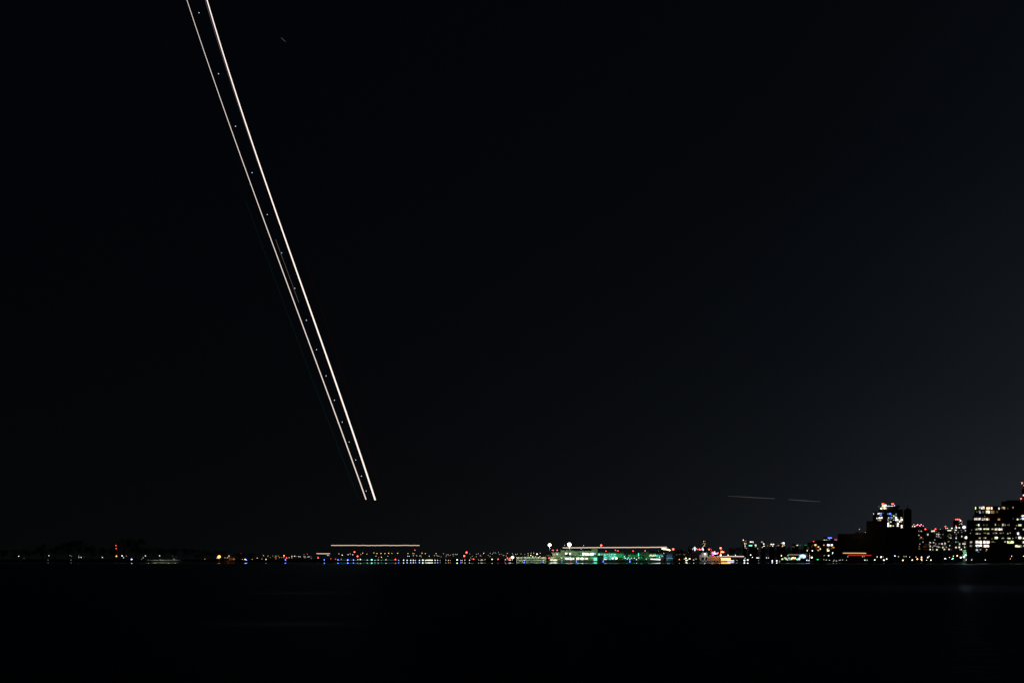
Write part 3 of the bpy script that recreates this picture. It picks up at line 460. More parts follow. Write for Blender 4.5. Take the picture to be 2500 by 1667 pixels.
# ferry ------------------------------------------------------------
Y = Building('ferry', 'moored ferry with grey cabin, pink lamps and an orange lit car deck', 'ferry', 1706, 1800, 1196)
Y.root.location.z = 0; Y.C.z = 0
Y.z = lambda x, y: CH - (y - HY) * (Y.C.y - Y.u(x) * math.sin(Y.az)) / F
bm = bmesh.new(); h0 = [(1707, -.4), (1710, 3.4), (1795, 3.4), (1799, 0), (1795, -3.4), (1710, -3.4)]
b_ = [bm.verts.new((Y.u(x), w * .8 + 4, -.3)) for x, w in h0]; t_ = [bm.verts.new((Y.u(x), w + 4, Y.z(x, 1368.7))) for x, w in h0]
bm.faces.new(b_); bm.faces.new(t_[::-1])
for i in range(6): bm.faces.new((b_[i], t_[i], t_[(i + 1) % 6], b_[(i + 1) % 6]))
bmesh.ops.recalc_face_normals(bm, faces=bm.faces); mesh_obj('hull', bm, surf('dark_hull_paint', (.03, .03, .035), .5, .5, .2, .5), Y.root)
Y.box('rubbing_strake', 1712, 1795, 1368.8, 1369.6, .3, .58, surf('white_hull_paint', (.7, .7, .66), .5))
Y.box('deckhouse', 1708, 1729, 1353.4, 1367.9, 2, 7, surf('grey_ship_paint', (.45, .46, .44), .5, .4, .15, .6)); Y.box('wheelhouse', 1713, 1727, 1348.2, 1353.35, 2.5, 6.5, surf('grey_ship_paint', (.45, .46, .44)))
Y.boxes('doorway', [(1712.6, 1718, 1359.8, 1367.6, 1.8, 1.99), (1722.6, 1727, 1359.4, 1367, 1.8, 1.99)], GLASSD)
Y.box('superstructure', 1729.2, 1757, 1357.5, 1367.9, 2.6, 6.6, surf('ochre_ship_paint', (.4, .26, .12), .6, .3, .3, .6)); Y.box('deck_roof', 1757.2, 1797, 1359.2, 1360.3, 1.5, 7, surf('ochre_ship_paint', (.4, .26, .12)))
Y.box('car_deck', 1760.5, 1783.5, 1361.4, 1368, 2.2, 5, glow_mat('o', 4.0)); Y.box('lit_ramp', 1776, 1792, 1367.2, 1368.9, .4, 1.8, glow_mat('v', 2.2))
Y.boxes('pillar', [(x, x + .8, 1360.35, 1368.2, 1.6, 2.1) for x in (1758.5, 1786, 1791, 1796)], STEEL)
bm = bmesh.new(); tube(bm, [(Y.u(1736.2), 4, Y.z(1736, 1357.4)), (Y.u(1736.2), 4, Y.z(1736, 1336.5))], [.25, .15]); tube(bm, [(Y.u(1759.3), 4, Y.z(1759, 1359)), (Y.u(1759.3), 4, Y.z(1759, 1337.4))], [.25, .15]); mesh_obj('mast', bm, surf('white_hull_paint', (.7, .7, .66)), Y.root)
for x, y, r, c, s in ((1721, 1351.8, 4.4, 'w', 5), (1744.6, 1346.9, 2.6, 'p', 9), (1741.5, 1350.4, 3.2, 'm', 20), (1746, 1350.8, 3.4, 'p', 10), (1750.3, 1350.6, 2.4, 'm', 20), (1740.5, 1355, 2.0, 'm', 14), (1744, 1357.2, 1.2, 'm', 6), (1743, 1348.6, 3.0, 'r', 36), (1739.8, 1348, 2.6, 'r', 36), (1752.6, 1349, 2.2, 'r', 30), (1759.3, 1337.4, 3.6, 'r', 40), (1761.3, 1346.8, 2.2, 'o', 16), (1765.2, 1347.4, 2.3, 'o', 16), (1763, 1345.2, 2.4, 'r', 34), (1766.5, 1346.4, 2.0, 'r', 30), (1768.8, 1347.6, 1, 'r', 12), (1759.6, 1354.6, 4, 'a', 9), (1733.5, 1355.5, 1.2, 'v', 4), (1760, 1351, 1.6, 'o', 8)):
    Y.lamp(x, y, r, c, s, 1.2, 'deck_lamp')
add_fill(1722, 1356, 1190, 1600, 'w'); add_fill(1757, 1360.5, 1190, 1600, 'o'); add_fill(1740, 1362, 1190, 500, 'a')
def aframe(pts_list, bulb, label):
    x0, y0 = pts_list[0][0]; D = 1230; p = P(x0, y0, D); root = empty('lit_tripod_mast', (p.x, p.y, GZ)); tag(root, label, 'lit mast', 'white lit tripod masts')
    bm = bmesh.new(); tube(bm, [(0, 0, 0), (0, 0, p.z - GZ - 3.2)], .14); mesh_obj('mast', bm, surf('galvanised_post', (.2, .2, .2)), root)
    for pts in pts_list:
        bm = bmesh.new(); tube(bm, [P(x, y, D) - Vector((p.x, p.y, GZ)) for x, y in pts], .26); mesh_obj('light_strip', bm, glow_mat('w', 1.1), root)  # struts glow by themselves in place of the mast lamp's light
    bm = bmesh.new(); (xa, ya), (xb, yb) = bulb; tube(bm, [P(xa, ya, D - .8) - Vector((p.x, p.y, GZ)), P((xa + xb) / 2, (ya + yb) / 2, D - .8) - Vector((p.x, p.y, GZ)), P(xb, yb, D - .8) - Vector((p.x, p.y, GZ))], [.3, .8, .35]); mesh_obj('lamp_head', bm, glow_mat('v', 2.4), root)
aframe([[(1696, 1334.2), (1690, 1341)], [(1696.1, 1334.2), (1703, 1341.5)]], ((1696.2, 1336), (1696.4, 1344)), 'larger white arrow-shaped lit mast top between two red beacons')
aframe([[(1715.8, 1335.6), (1711, 1342)], [(1715.9, 1335.6), (1716.6, 1343)]], ((1716.3, 1338), (1716.7, 1343.5)), 'smaller white lit mast top beside the slim far tower')
lamp(1707.9, 1340.6, 2.1, 'r', D=1232); lamp(1731.3, 1340.4, 1.9, 'r', D=1232)

# jetty on the island ------------------------------------------------
J = Building('jetty', 'low timber jetty edged with pale olive light on the island shore', 'jetty', 354, 441, 1206)
J.root.location.z = 0; J.C.z = 0; J.z = lambda x, y: CH - (y - HY) * J.D / F
J.box('deck', 354, 441, 1366.6, 1367.7, 0, 8, surf('pale_planks', (.5, .5, .34), .8, .2, .3, .8)); J.boxes('pile', [(x, x + .7, 1367.75, 1370.3, .5, 1) for x in np.arange(356, 440, 6)], surf('wet_timber', (.06, .05, .04)))
for x in (362, 378, 396, 412, 428): J.lamp(x, 1366.0, .5, 'y', 2.5, -1.5, 'deck_lamp', k=.6); add_fill(x, 1364.8, 1202, 300, 'y', .3)
K = Building('brick_house', 'low house dimly lit orange beside the orange floodlight', 'house', 557, 576, 1246)
K.box('wall', 557, 575, 1359.8, None, 0, 9, BRICK); K.box('chimney', 562, 564, 1355.2, 1358.8, 3, 4, BRICK)
bm = bmesh.new(); a0, a1, zz0, zz1 = K.u(556), K.u(576), K.z(566, 1359.75), K.z(566, 1357.6)
v = [bm.verts.new(c) for c in ((a0, -.6, zz0), (a1, -.6, zz0), (a1, 9.6, zz0), (a0, 9.6, zz0), (a0, 4.5, zz1), (a1, 4.5, zz1))]
for f in ((0, 1, 5, 4), (2, 3, 4, 5), (0, 4, 3), (1, 2, 5), (3, 2, 1, 0)): bm.faces.new([v[i] for i in f])
mesh_obj('roof', bm, surf('slate_roof', (.06, .06, .065)), K.root); K.wins(parse("561 1363 1.6 1.6 a .3;569 1363 1.6 1.6 a .25"))

# pavilion -----------------------------------------------------------
V = Building('waterfront_pavilion', 'waterfront pavilion of coloured lit windows with a salmon roof beam and blue-white screen', 'pavilion', 1906, 1972, 1090)
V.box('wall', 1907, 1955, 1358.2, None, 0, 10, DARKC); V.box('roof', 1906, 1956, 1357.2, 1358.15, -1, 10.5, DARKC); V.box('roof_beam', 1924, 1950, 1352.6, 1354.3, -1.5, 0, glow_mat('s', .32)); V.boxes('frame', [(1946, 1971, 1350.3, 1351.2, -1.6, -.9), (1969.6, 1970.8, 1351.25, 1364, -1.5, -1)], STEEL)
V.boxes('frame_post', [(1925, 1925.7, 1354.4, None, -1.2, -.6), (1948.5, 1949.2, 1354.4, None, -1.2, -.6)], STEEL)
V.box('screen', 1951, 1966.5, 1353.2, 1361.6, -1.2, -.7, glow_mat('l', 2.2, True)); V.box('screen_surround', 1950.4, 1968.6, 1352.6, 1363.2, -.65, -.2, surf('blue_panel', (.06, .09, .3)))
V.wins(parse("""1907.8 1356 1.8 3.6 y 2;1923.6 1355.6 1.8 1.8 c 1.6;1910 1364 4.4 3.4 e 1.0;1916.5 1361.4 4 3.2 e .8;1919.6 1363.4 4.2 4 y .8;1922.6 1365.6 3.2 3 c 1.1;1926 1361.6 4 3.6 e .8;1928 1365 3 3 c .5;1932.4 1363 3.6 4.6 p 1.6;1936 1361.4 3.6 4 a 2.6;1941 1361.8 3.2 4 a 2.6;1939 1365.4 4 1.4 o .2;1947 1364.6 5 3.6 c 1.8;1951.4 1363.6 3.6 4 p 2.6"""))
bm = bmesh.new(); q = P(1976.4, 1351, 1085); root = empty('flagpole', (q.x, q.y, GZ)); tag(root, 'pale bare pole lit from beside the pavilion', 'pole'); tube(bm, [(0, 0, 0), (0, 0, q.z - GZ)], [.28, .2]); mesh_obj('shaft', bm, surf('pale_pole_paint', (.7, .7, .6)), root); bm = bmesh.new(); bmesh.ops.create_icosphere(bm, subdivisions=1, radius=.45); o = mesh_obj('finial', bm, surf('pale_pole_paint', (.7, .7, .6)), root); o.location = (0, 0, q.z - GZ + .3)
add_fill(1979, 1359, 1080, 900, 'y')

# distant towers ------------------------------------------------------
def tower(name, label, x0, x1, D, yt, rows, mat=DARKC, group='distant lit towers', cat='tower block', depth=14):
    b = Building(name, label, cat, x0, x1, D, group); b.box('wall', x0, x1, yt, None, 0, depth, mat); b.box('roof', x0 - .2, x1 + .2, yt - .5, yt - .01, -.3, depth + .3, CONC)
    b.wins(parse(rows), proud=.4); return b
tower('distant_tower', 'slim far tower with scattered amber windows behind the ferry masts', 1713.5, 1724, 2300, 1320, "1718 1321 1.8 1.8 a 1.6;1722 1320.8 2 .9 w .3;1717.3 1325.2 2.6 1.4 a .5;1720.8 1327 1.6 1.9 a 1.1;1714.2 1328 1 1.8 a .3;1719.6 1331 2.6 1.6 a 1.0;1717.5 1333.4 1.4 1.6 a 1.4;1723 1326.6 .8 1.4 w .3;1721 1332.6 1 1.6 a .5")
tower('distant_tower', 'faint grey block behind the boathouse roof', 1680, 1689, 2200, 1333.6, "1683 1336 1.6 1.2 w .05;1686 1338.5 1.8 1.4 w .04", CONC)
tower('distant_tower', 'far slab tower with a roof lamp and amber windows next to the ferry tree', 1813.5, 1823, 2300, 1317, "1814.8 1317.6 1.7 1.7 w 3;1820.6 1319.6 4 1 w .3;1818.2 1326.4 2 4.6 a 1.1;1821.4 1326.4 2.6 3.6 a .5;1819 1331.8 2 1.8 p 2;1819.6 1334.6 3 1.6 s .4;1819.4 1337 2.4 1 a .6;1822.4 1337.8 1.4 1.4 y .8;1815.4 1322.4 .8 3 w .15")
tower('distant_tower', 'far block with a mint lit sign and two white top windows', 1829, 1841, 2350, 1320.6, "1833 1322.2 4 2 w 2.6;1838.2 1322.2 2 2 w 2.6;1832.3 1331.1 8 2 c 2.4;1838.4 1326 1 1.6 w .3;1835.6 1328.6 1.4 1.6 g .25;1839.6 1325.8 1 1.4 w .3")
tower('distant_tower', 'low far block with three yellowish windows in a row of towers', 1841, 1848.5, 2400, 1328, "1844.6 1329.7 4.4 1.7 y 1.6;1845.4 1332.5 2.4 1.5 y 1.5;1843.3 1334.6 1.4 1 y .4")
tower('distant_tower', 'far tower with pink top windows past the mint sign block', 1857.5, 1868, 2400, 1320, "1859.3 1322.4 1.8 1.6 p 1;1862 1321.6 2 1.4 p .5;1862.4 1324.6 1.6 3 s .3;1864.7 1327 1.9 2.2 w 2.6;1865 1332.5 3.4 1.6 y 1.6;1861.2 1335.4 2.6 1.6 y .7;1850.2 1338.5 1.6 1.4 y .9;1866.6 1329.6 1 1 y .5")
tower('distant_tower', 'far low block with paired white windows above the shore trees', 1878, 1891, 2400, 1326, "1883.5 1328 4 1.9 y 2.4;1888.6 1328 2.6 1.9 y 2.2;1886.6 1331.9 2 1.8 w 2.2;1880.5 1331.9 3 1.8 o .5;1874 1331.5 1.6 1.4 a .5")
tower('distant_tower', 'far block with dull salmon windows above the shore trees', 1896, 1904, 2400, 1328, "1900.6 1330.8 3.4 2.2 s .35;1897 1331.8 1.4 1.4 s .25;1899.4 1328.6 1 .9 s .2")
tower('distant_tower', 'far rounded block with a bright white crown window and brown base', 1904.5, 1918, 2350, 1322.6, "1907.6 1325.6 1.4 2 w .9;1909.6 1324.8 1.4 2 y .8;1913.2 1325.3 4.6 4.4 w 1.7;1914.6 1330 1.6 2.2 p 1.2;1910.8 1332 2 2.2 a 2;1909.6 1334.6 6 1.4 o .14;1916.4 1332 1 1.6 s .3")
tower('distant_tower', 'far dim block with one yellow window past the rounded block', 1934, 1949, 2400, 1328, "1935.6 1333.4 3 1.2 y .15;1945 1330.8 2.4 1.4 y .8;1947.2 1330.3 1.8 2.2 y 1.6;1939 1335.2 1.6 1 y .25")
tower('distant_tower', 'far dark block with a flat green lit sign', 1962, 1970, 2400, 1327, "1966.7 1329.8 5.4 1.8 g .28;1959.2 1329 .9 6 w .04;1953.4 1330 1 1 w .4")
C1 = tower('terraced_condominium', 'terraced dark condominium with warm amber windows before the silos', 1972, 2040, 1180, 1323.6, """1990.7 1329.6 4.6 3.2 a 1.8;1991 1333 3 2 a .2;1998 1334.2 3.6 2.2 a 1.6;2002.5 1339.4 2.4 2.8 a 1.8;1997.9 1342.8 3.4 2 a .9;1998 1338.6 4 5 o .06;1993 1338 3 7 o .05;1973.4 1338 2.4 8 o .05;2011.4 1329.9 1.8 2 a 1.5;2022.3 1329.9 5.4 3.6 w 2.6;2030.6 1329.9 4.2 4 w 2.4;2034.6 1335.9 4.4 1.7 o 1.2;2020 1339.7 2.2 2 a 1.8;2023 1338.9 1.8 2.4 a .5;2022 1343.3 5.4 3.2 y 1.9;1982.6 1330 2.4 1.6 a .08;1982 1334 2.4 2.4 a .07;2030 1338.6 1.4 2 w .15;2023 1334 3.6 3 a .06""", group='city blocks', cat='condominium', depth=20)  # faintest orange panes are glow standing in for dim brown facade
C1.box('upper_floor', 1984, 2040.5, 1317.8, 1323.1, 3, 18, DARKC); C1.lamp(1986.3, 1320.9, 1.6, 'r', 14, 1)
tower('distant_tower', 'far tower with a blue lit sign band on its roof', 2010, 2034, 2000, 1311.5, "2026 1312.4 10 1.9 b 4;2012.2 1318.1 2.2 2.4 w 2;2015.5 1318.1 1.6 1.6 w 1.2;2018.3 1318.1 2.4 2 y 1.4;2017.4 1320.6 2 1.6 a .4;2021.7 1320.4 2 1.9 w 1.6;2030 1320.4 1.6 1.6 w 1;2024.9 1316.6 2.2 3 s .3")
tower('distant_tower', 'far tower with a pink lit sign beside the silos', 2035, 2046, 2000, 1315.6, "2040.5 1317 6.6 2.1 m .9;2042 1320.6 1.4 1.6 m .08")

# silos ----------------------------------------------------------------
SILO = surf('sooty_concrete', (.09, .088, .082), .9, .2, .3, .2)  # base colour darkened so the silos stay near black
S = Building('grain_silos', 'huge dark windowless concrete grain silos on the quay', 'silos', 2045, 2242, 945)
S.box('storage_block', 2045, 2115, 1302.3, None, 2, 22, SILO); S.box('headhouse', 2115, 2165, 1271.2, None, 0, 24, SILO); S.box('storage_block', 2165.1, 2242, 1287.6, None, 3, 24, SILO)
for i, x in enumerate(np.arange(2170, 2240, 7.6)):
    bm = bmesh.new(); tube(bm, [(S.u(x), 3, 0), (S.u(x), 3, S.z(x, 1289))], 1.35, 16); mesh_obj('silo_tube', bm, SILO, S.root, True)
S.box('conveyor_housing', 2086, 2114.9, 1299.8, 1302.28, 6, 14, SILO)
bm = bmesh.new(); tube(bm, [(S.u(2086), 8, S.z(2086, 1302)), (S.u(2096.5), 8, S.z(2096, 1297))], .5); mesh_obj('conveyor', bm, STEEL, S.root)
S.box('lit_chimney', 2096.6, 2099.6, 1292.4, 1302.2, 4, 5, surf('pale_brick', (.5, .3, .18))); S.lamp(2097.8, 1291, 1.2, 'v', 6, 3.5); S.lamp(2112.9, 1299, .9, 'w', 4, 2); add_fill(2096, 1295, 943, 160, 'a', .3)

# tower with blue windows behind the silos --------------------------------
W = Building('construction_tower', 'tower with blue and white windows and paired red roof beacons behind the silos', 'tower block', 2131, 2206, 1500, 'city blocks')
W.box('wall', 2131, 2144.6, 1249, None, 0, 26, DARKC); W.box('wall', 2144.7, 2204.5, 1243.2, None, 0, 26, DARKC); W.box('penthouse', 2145, 2192, 1237.8, 1243.15, 4, 20, DARKC); W.box('penthouse', 2166, 2196, 1232.6, 1237.75, 6, 20, DARKC); W.boxes('floor_slab', [(2144.5, 2205, y, y + .6, -.5, -.01) for y in np.arange(1250.2, 1288, 5.1)], CONC)
W.wins(parse("""2158.5 1234.8 10 3.4 y 2.6;2162 1232.6 3.6 2.6 y 2.6;2151.7 1240.6 4.4 3.4 y 2.4;2159.3 1240 4 4 y 2.2;2163.2 1240.4 1.4 3.6 w 1.6;2145.8 1236 2 1.4 w .2;2132.8 1253.6 1.6 2.2 w 1.2;2144 1253.6 2.2 3.2 w 1.6;2147.4 1252.8 3 2.6 l 1.8;2151.4 1252.9 2.6 3 s .6;2156 1251.6 3 1.2 b .5;2150 1257.2 4 2 b 3;2167.4 1253.6 1 3 v .6;2172.7 1253.8 5.4 4 b 2.4;2177.5 1256.9 1.8 2 c .6;2187.7 1254.8 2.6 2.8 l .5;2182.3 1259 2 2.6 y 1.6;2187 1259.4 1.8 2.2 y .6;2141 1264.7 2 2.2 w 2;2147.2 1263.9 4.2 3 p 2.6;2152.4 1263.4 3.2 3.6 p 2.6;2144 1269 2 4 s .3;2148.8 1269 4 3.6 a .6;2169.5 1263.3 2 2 y 1.4;2174 1262.8 2.4 2 b 1.6;2177.6 1263 1.6 2 y 1.2;2182.6 1263 3 1.4 y .3;2187.4 1263.2 3.2 3 w 2.4;2191 1264 1.6 2.4 y .5;2200 1263.3 2.4 2 y 1.4;2203.4 1263.4 2 2 a .2;2168 1268.4 2.4 3.4 y .4;2182 1268.7 3.6 1.6 y .6;2189.4 1268.7 7.2 3.6 w 2;2201.4 1268.4 4.6 4.2 w 2.6;2196.3 1272.2 3.2 3.6 y 2.2;2200.4 1273.6 1.8 1.8 w .8;2174.4 1273.5 3.4 2.2 w 1.2;2169 1273.4 2.4 2 s .5;2168.6 1277.8 3.2 3.8 w 2.6;2192.6 1278.2 3.2 3.2 w 2.6;2188.4 1278 3 1.4 w .4;2190.6 1274.4 3 2 c .4;2168.6 1283 3.6 4 w 2.4;2173.8 1283 3 3.4 y 2.2;2177.6 1283 1.8 3 w .5;2181 1283 2.2 2.6 a 1.2;2191.6 1283 3.8 3 p 2.4;2201.4 1282.7 3.2 3.2 p 2.4;2201.4 1286.9 4.4 1.8 p 2.2;2176 1266 1.4 2.2 c .4;2173 1266.8 1.4 1.6 l .5"""), off=-.02, proud=.7)
for x in (2165.9, 2169.2, 2172.7, 2176.5, 2179.7): W.lamp(x, 1234.4, 1.4, 'v', 6, 5, 'roof_lamp', k=.6)
W.lamp(2183.9, 1233.2, 1.5, 'v', 6, 5, 'roof_lamp', k=.6)
for x in (2153.9, 2157.4, 2177.7, 2181): W.lamp(x, 1228.9, 1.9, 'r', 34, 8)
W.lamp(2155.6, 1229.1, 2.2, 'r', 16, 9); W.lamp(2179.4, 1229.1, 2.2, 'r', 16, 9)
X = Building('domed_tower', 'dark round-topped tower with a thin spire and no lit windows', 'tower block', 2206.5, 2226, 1700, 'city blocks')
bm = bmesh.new(); cxu = X.u(2216.1); rr = (X.u(2225.6) - X.u(2206.8)) / 2
prof = [(rr, 0), (rr, X.z(2216, 1244.5)), (rr * .86, X.z(2216, 1242.8)), (rr * .5, X.z(2216, 1241.4)), (rr * .16, X.z(2216, 1239.6)), (rr * .05, X.z(2216, 1236)), (rr * .04, X.z(2216, 1229.5))]
tube(bm, [(cxu, rr, z) for _, z in prof], [r for r, _ in prof], 24); mesh_obj('shaft', bm, DARKC, X.root)
for y in (1252, 1262, 1272, 1282):
    bm = bmesh.new(); tube(bm, [(cxu, rr, X.z(2216, y)), (cxu, rr, X.z(2216, y) + .8)], rr + .3, 24); mesh_obj('ring', bm, CONC, X.root)

# condominiums between silos and apartment tower ----------------------------
def condo(label, x0, x1, D, yt, rows, slabs=True):
    b = Building('condominium', label, 'condominium', x0, x1, D, 'city blocks'); b.box('wall', x0, x1, yt, None, 0, 20, DARKC); b.box('roof', x0 - .3, x1 + .3, yt - .7, yt - .02, -.4, 20.4, CONC)
    if slabs: b.boxes('balcony_slab', [(x0 + 1, x1 - 1, y, y + .5, -1.0, -.01) for y in np.arange(yt + 4.6, 1341, 5.2)], CONC)
    for x, y, w, h, c, e in parse(rows): b.win(x, y, w, h * .9, random.choice('wyp') if c == 'w' else c, e * random.uniform(.35, .85), proud=.5)
    return b
c1 = condo('dark condominium block with a pale vertical fin right behind the silos edge', 2242, 2304, 905, 1293.5, """2243.4 1296.4 2 2 w .6;2243.2 1294 1.6 1.4 w .4;2249.2 1296 2.4 2.4 w 1.2;2243.4 1306 2.4 2.4 w 1.6;2249 1311.4 2.6 2.6 o 2;2246.4 1314 4 2.4 w .25;2253.3 1314.4 1.6 1.8 a .6;2253.4 1322.4 1.8 1.8 w .8;2265.2 1304.2 3.2 3.4 y 2.4;2275.2 1296.2 4.2 3.8 p 2.2;2280.2 1295.4 4 2.6 w 2.2;2281 1299.4 3.8 1.2 w .2;2286 1296.2 1.6 1.4 w .5;2292 1299 1.6 2 w .5;2287 1303.5 2.8 2.6 p 2.2;2291.5 1303.9 2.8 3 p 2.2;2294.6 1304 1.4 1.4 p .8;2287 1308.8 3 2.2 y 1.1;2292 1309.2 2.6 2.4 w 1.7;2302 1303.8 2.2 1.8 w .7;2296.7 1312.4 1.8 1.6 w .7;2282 1317.2 2.4 1.4 w .8;2271 1324 3 2.2 w 2;2279.3 1324 3 2 w 2;2284.4 1327 2.4 3 s .8;2293.2 1326.7 4.4 2.4 l .35;2299.8 1326.7 2.8 3 w 1.7;2301.6 1329 1.4 1.6 w .8;2245.6 1327.4 2 1.6 y 1;2244.2 1333.4 1.4 2.4 a .7;2244.6 1339 4 1.6 a .5;2271 1333 2.6 4 p 2;2268.6 1329 1.6 3 a .5;2276.6 1335.4 1.8 1.8 y 1.4;2281.4 1331.8 5.6 1.8 w .8;2287.6 1333.2 2 1.8 w 1.6;2291.6 1334.6 4.2 2.4 w 2;2295 1335 2 1.4 y 1;2301.8 1335.6 2.6 3.2 w 2;2271 1340.6 2.8 3 w 2.2;2277.6 1341.2 1.8 2.4 w 1.4;2287.4 1341 3.2 3.6 y 2;2261 1329 5 3 o .05;2256 1334 4 3.4 o .09;2260 1334 3 3.4 o .10;2264.6 1334 3 3.4 o .05;2260 1340 12 1.6 o .06""")  # faintest orange panes are glow standing in for a lamplit brown facade
c1.box('fin', 2272.4, 2273.8, 1294.5, 1322.5, -1.6, -1.02, surf('pale_concrete', (.6, .6, .55))); c1.box('fin', 2261, 2261.8, 1295, 1311, -1.6, -1.02, surf('pale_concrete', (.6, .6, .55)))
c2 = condo('dark condominium block with construction floodlights and cyan windows on a grey column', 2304.6, 2361, 902, 1290.6, """2319.6 1294.4 13 2.2 y 1.7;2333.3 1293.4 4 2.6 w 2;2331 1298.8 1.8 2.6 w 1.9;2339.4 1299 2.6 2.8 s .35;2347 1294 3 1.6 s .3;2348.4 1299 1.8 1.4 w .5;2356.8 1294.6 2 2.8 w 2;2334.6 1303 2 1.4 w .4;2318 1304 6 2.4 y .12;2322 1312.4 3.2 3.2 p 2.4;2318 1311.6 3 1 e 1.5;2321.6 1307 1.6 1.6 w .5;2314.6 1308 1.6 1.6 w .3;2334.3 1313 2 3.6 w 1.7;2348.2 1309 2 3.8 w 1.8;2335 1308.2 2 1.4 w .4;2316 1321.4 4 2 e .9;2333.5 1322 2.2 2.8 c 1.3;2338.4 1322 4 2.2 l .4;2355.8 1322 1.8 2.2 s .7;2351.3 1326.7 2.6 2.8 w 2.2;2355.6 1326.9 2.8 2.8 p 2.2;2342.8 1327 2.8 3.2 e 1.6;2353.8 1331.8 2 2.6 w 2.2;2354.8 1335.9 2.6 2.8 w 2.2;2342.4 1331.4 2.6 2 e 1.4;2334 1335.9 3.6 3.8 p 1.9;2342 1335.5 3.4 3.2 y 2;2347 1340.6 2.6 2.8 w 2.2;2343.6 1341 1.6 1.6 y 1.4;2318.8 1331.2 2 2.4 w 1.5;2307.2 1326.4 2.4 3.4 y 1.6;2306.6 1323.6 1.4 1.6 y .9;2307 1331.2 1.6 2.2 w .4;2310.2 1334.8 1.8 1.8 w 1.7;2304.9 1340.3 3.4 3.4 w 2.2;2317 1340.3 3 3 p 2.4;2309 1340 1.4 2 w .4;2322.6 1341.2 1 1 a .5;2360 1334 1.4 4 g .12""")
c2.box('column', 2322.6, 2329.4, 1291.5, 1340.4, -1.7, -1.05, surf('pale_concrete', (.6, .6, .55)))
c2.box('parapet', 2306, 2352, 1288.2, 1289.85, 1, 14, GREENP)
for x, y, r, c, s in ((2309.2, 1289.2, 1.6, 'w', 5), (2313.2, 1288.8, 1.9, 'c', 5), (2323.7, 1289, 2.8, 'y', 6), (2335, 1287.2, 3, 'w', 6), (2342, 1287.6, 2.4, 'w', 6)): c2.lamp(x, y, r, c, s, -.9, 'work_lamp')
for x, y, r in ((2308.4, 1284.5, 2.1), (2334, 1283.5, 1.5)): c2.lamp(x, y, r, 'r', 26, 2)
for x, y, r in ((2259.3, 1291, 2.2), (2284, 1290.6, 2.1)): c1.lamp(x, y, r, 'r', 26, 2)
c1.lamp(2295.8, 1291, 1, 'w', 4, 2)
c3 = Building('far_condominium', 'far dark block topped with four red beacons in a row', 'tower block', 2327, 2351, 1500, 'city blocks'); c3.box('wall', 2327, 2350.5, 1270.4, None, 0, 20, DARKC); c3.box('penthouse', 2331, 2345, 1268.4, 1270.38, 3, 16, DARKC)
c3.wins(parse("2345 1270.2 2.6 2.8 w 2.4;2342 1273.4 1.4 1.2 w .5;2349 1273.2 1.6 1.4 w .7;2347 1277.6 2.6 1.8 w .9;2348.6 1279.6 1.4 1.4 w .9;2342.4 1279.4 1.4 1.4 w .6"), off=-.05, proud=.5)
for x in (2333.3, 2336.9, 2339, 2342.3): c3.lamp(x, 1267.1, 1.7, 'r', 30, 2)
c4 = Building('crane_base_block', 'low far block with a scatter of red and white roof lamps beside the silos', 'tower block', 2226, 2256, 1400, 'city blocks'); c4.box('wall', 2226, 2255.5, 1287, None, 0, 20, DARKC); c4.box('roof', 2226, 2255.6, 1286, 1286.98, -.4, 20, CONC)
for x, y, r, c in ((2230.9, 1280, 1.5, 'r'), (2240.4, 1280.6, 2.0, 'm'), (2249, 1280.2, 1.7, 'm'), (2253.9, 1283.5, 1.3, 'o'), (2246.8, 1283.4, 1, 'r')): c4.lamp(x, y, r, c, 20 if c in 'rm' else 8, -1)
for x, y, r, c in ((2227.8, 1284.5, 1.7, 'y'), (2233, 1284.3, 2.6, 'y'), (2237.4, 1282, 1.4, 'w'), (2245.4, 1282.6, 1.5, 'w')): c4.lamp(x, y, r, c, 6, -1, 'roof_lamp')
# green-lit entrance wall at street level
E = Building('entrance_building', 'small slanted green and yellow lit entrance wall below the roof floodlight', 'entrance', 2350, 2361, 806); E.box('wall', 2351, 2360, 1341.6, None, 0, 3, WHITE); E.box('cornice', 2350.6, 2360.4, 1340.8, 1341.55, -.3, 3.2, CONC); add_fill(2354, 1350, 803, 260, 'g', .4); add_fill(2358, 1346, 803, 160, 'y', .4)

# stepped apartment tower at the edge ---------------------------------------
Z = Building('stepped_apartment_tower', 'large stepped dark apartment tower with many rows of bright windows', 'apartment tower', 2376, 2600, 772, None, 2440)
Z.box('wing', 2360.5, 2376.4, 1268.6, None, 3, 18, DARKC); Z.box('wall', 2376.5, 2600, 1272, None, 0, 26, DARKC); Z.box('upper_floor', 2374.6, 2600, 1256.5, 1271.95, 1, 25, DARKC); Z.box('upper_floor', 2379, 2600, 1233.4, 1256.45, 2, 25, DARKC); Z.box('penthouse', 2444.6, 2458, 1222.4, 1233.35, 6, 20, CONC)
bm = bmesh.new()
for x in (2462, 2470, 2478, 2486): tube(bm, [(Z.u(x), 10, Z.z(x, 1233.3)), (Z.u(x), 10, Z.z(x, 1221)), (Z.u(x), 10, Z.z(x, 1218.6))], [1.7, 1.7, .6], 14)
mesh_obj('ventilation_drum', bm, DARKC, Z.root); Z.box('penthouse', 2459, 2500, 1224, 1233.34, 8, 19, DARKC)
for y in (1244.4, 1254.8, 1275.6, 1286, 1296.4, 1306.8, 1317.6, 1327.8, 1337): Z.boxes('balcony_slab', [(2380, 2475, y, y + .9, -1.1 if y > 1270 else .9, 1.98 if y < 1270 else -.01)], CONC)
Z.box('pier', 2475.5, 2478, 1273, None, -1.6, -.02, CONC); Z.box('pier', 2416.6, 2419, 1273, None, -1.3, -.02, CONC)
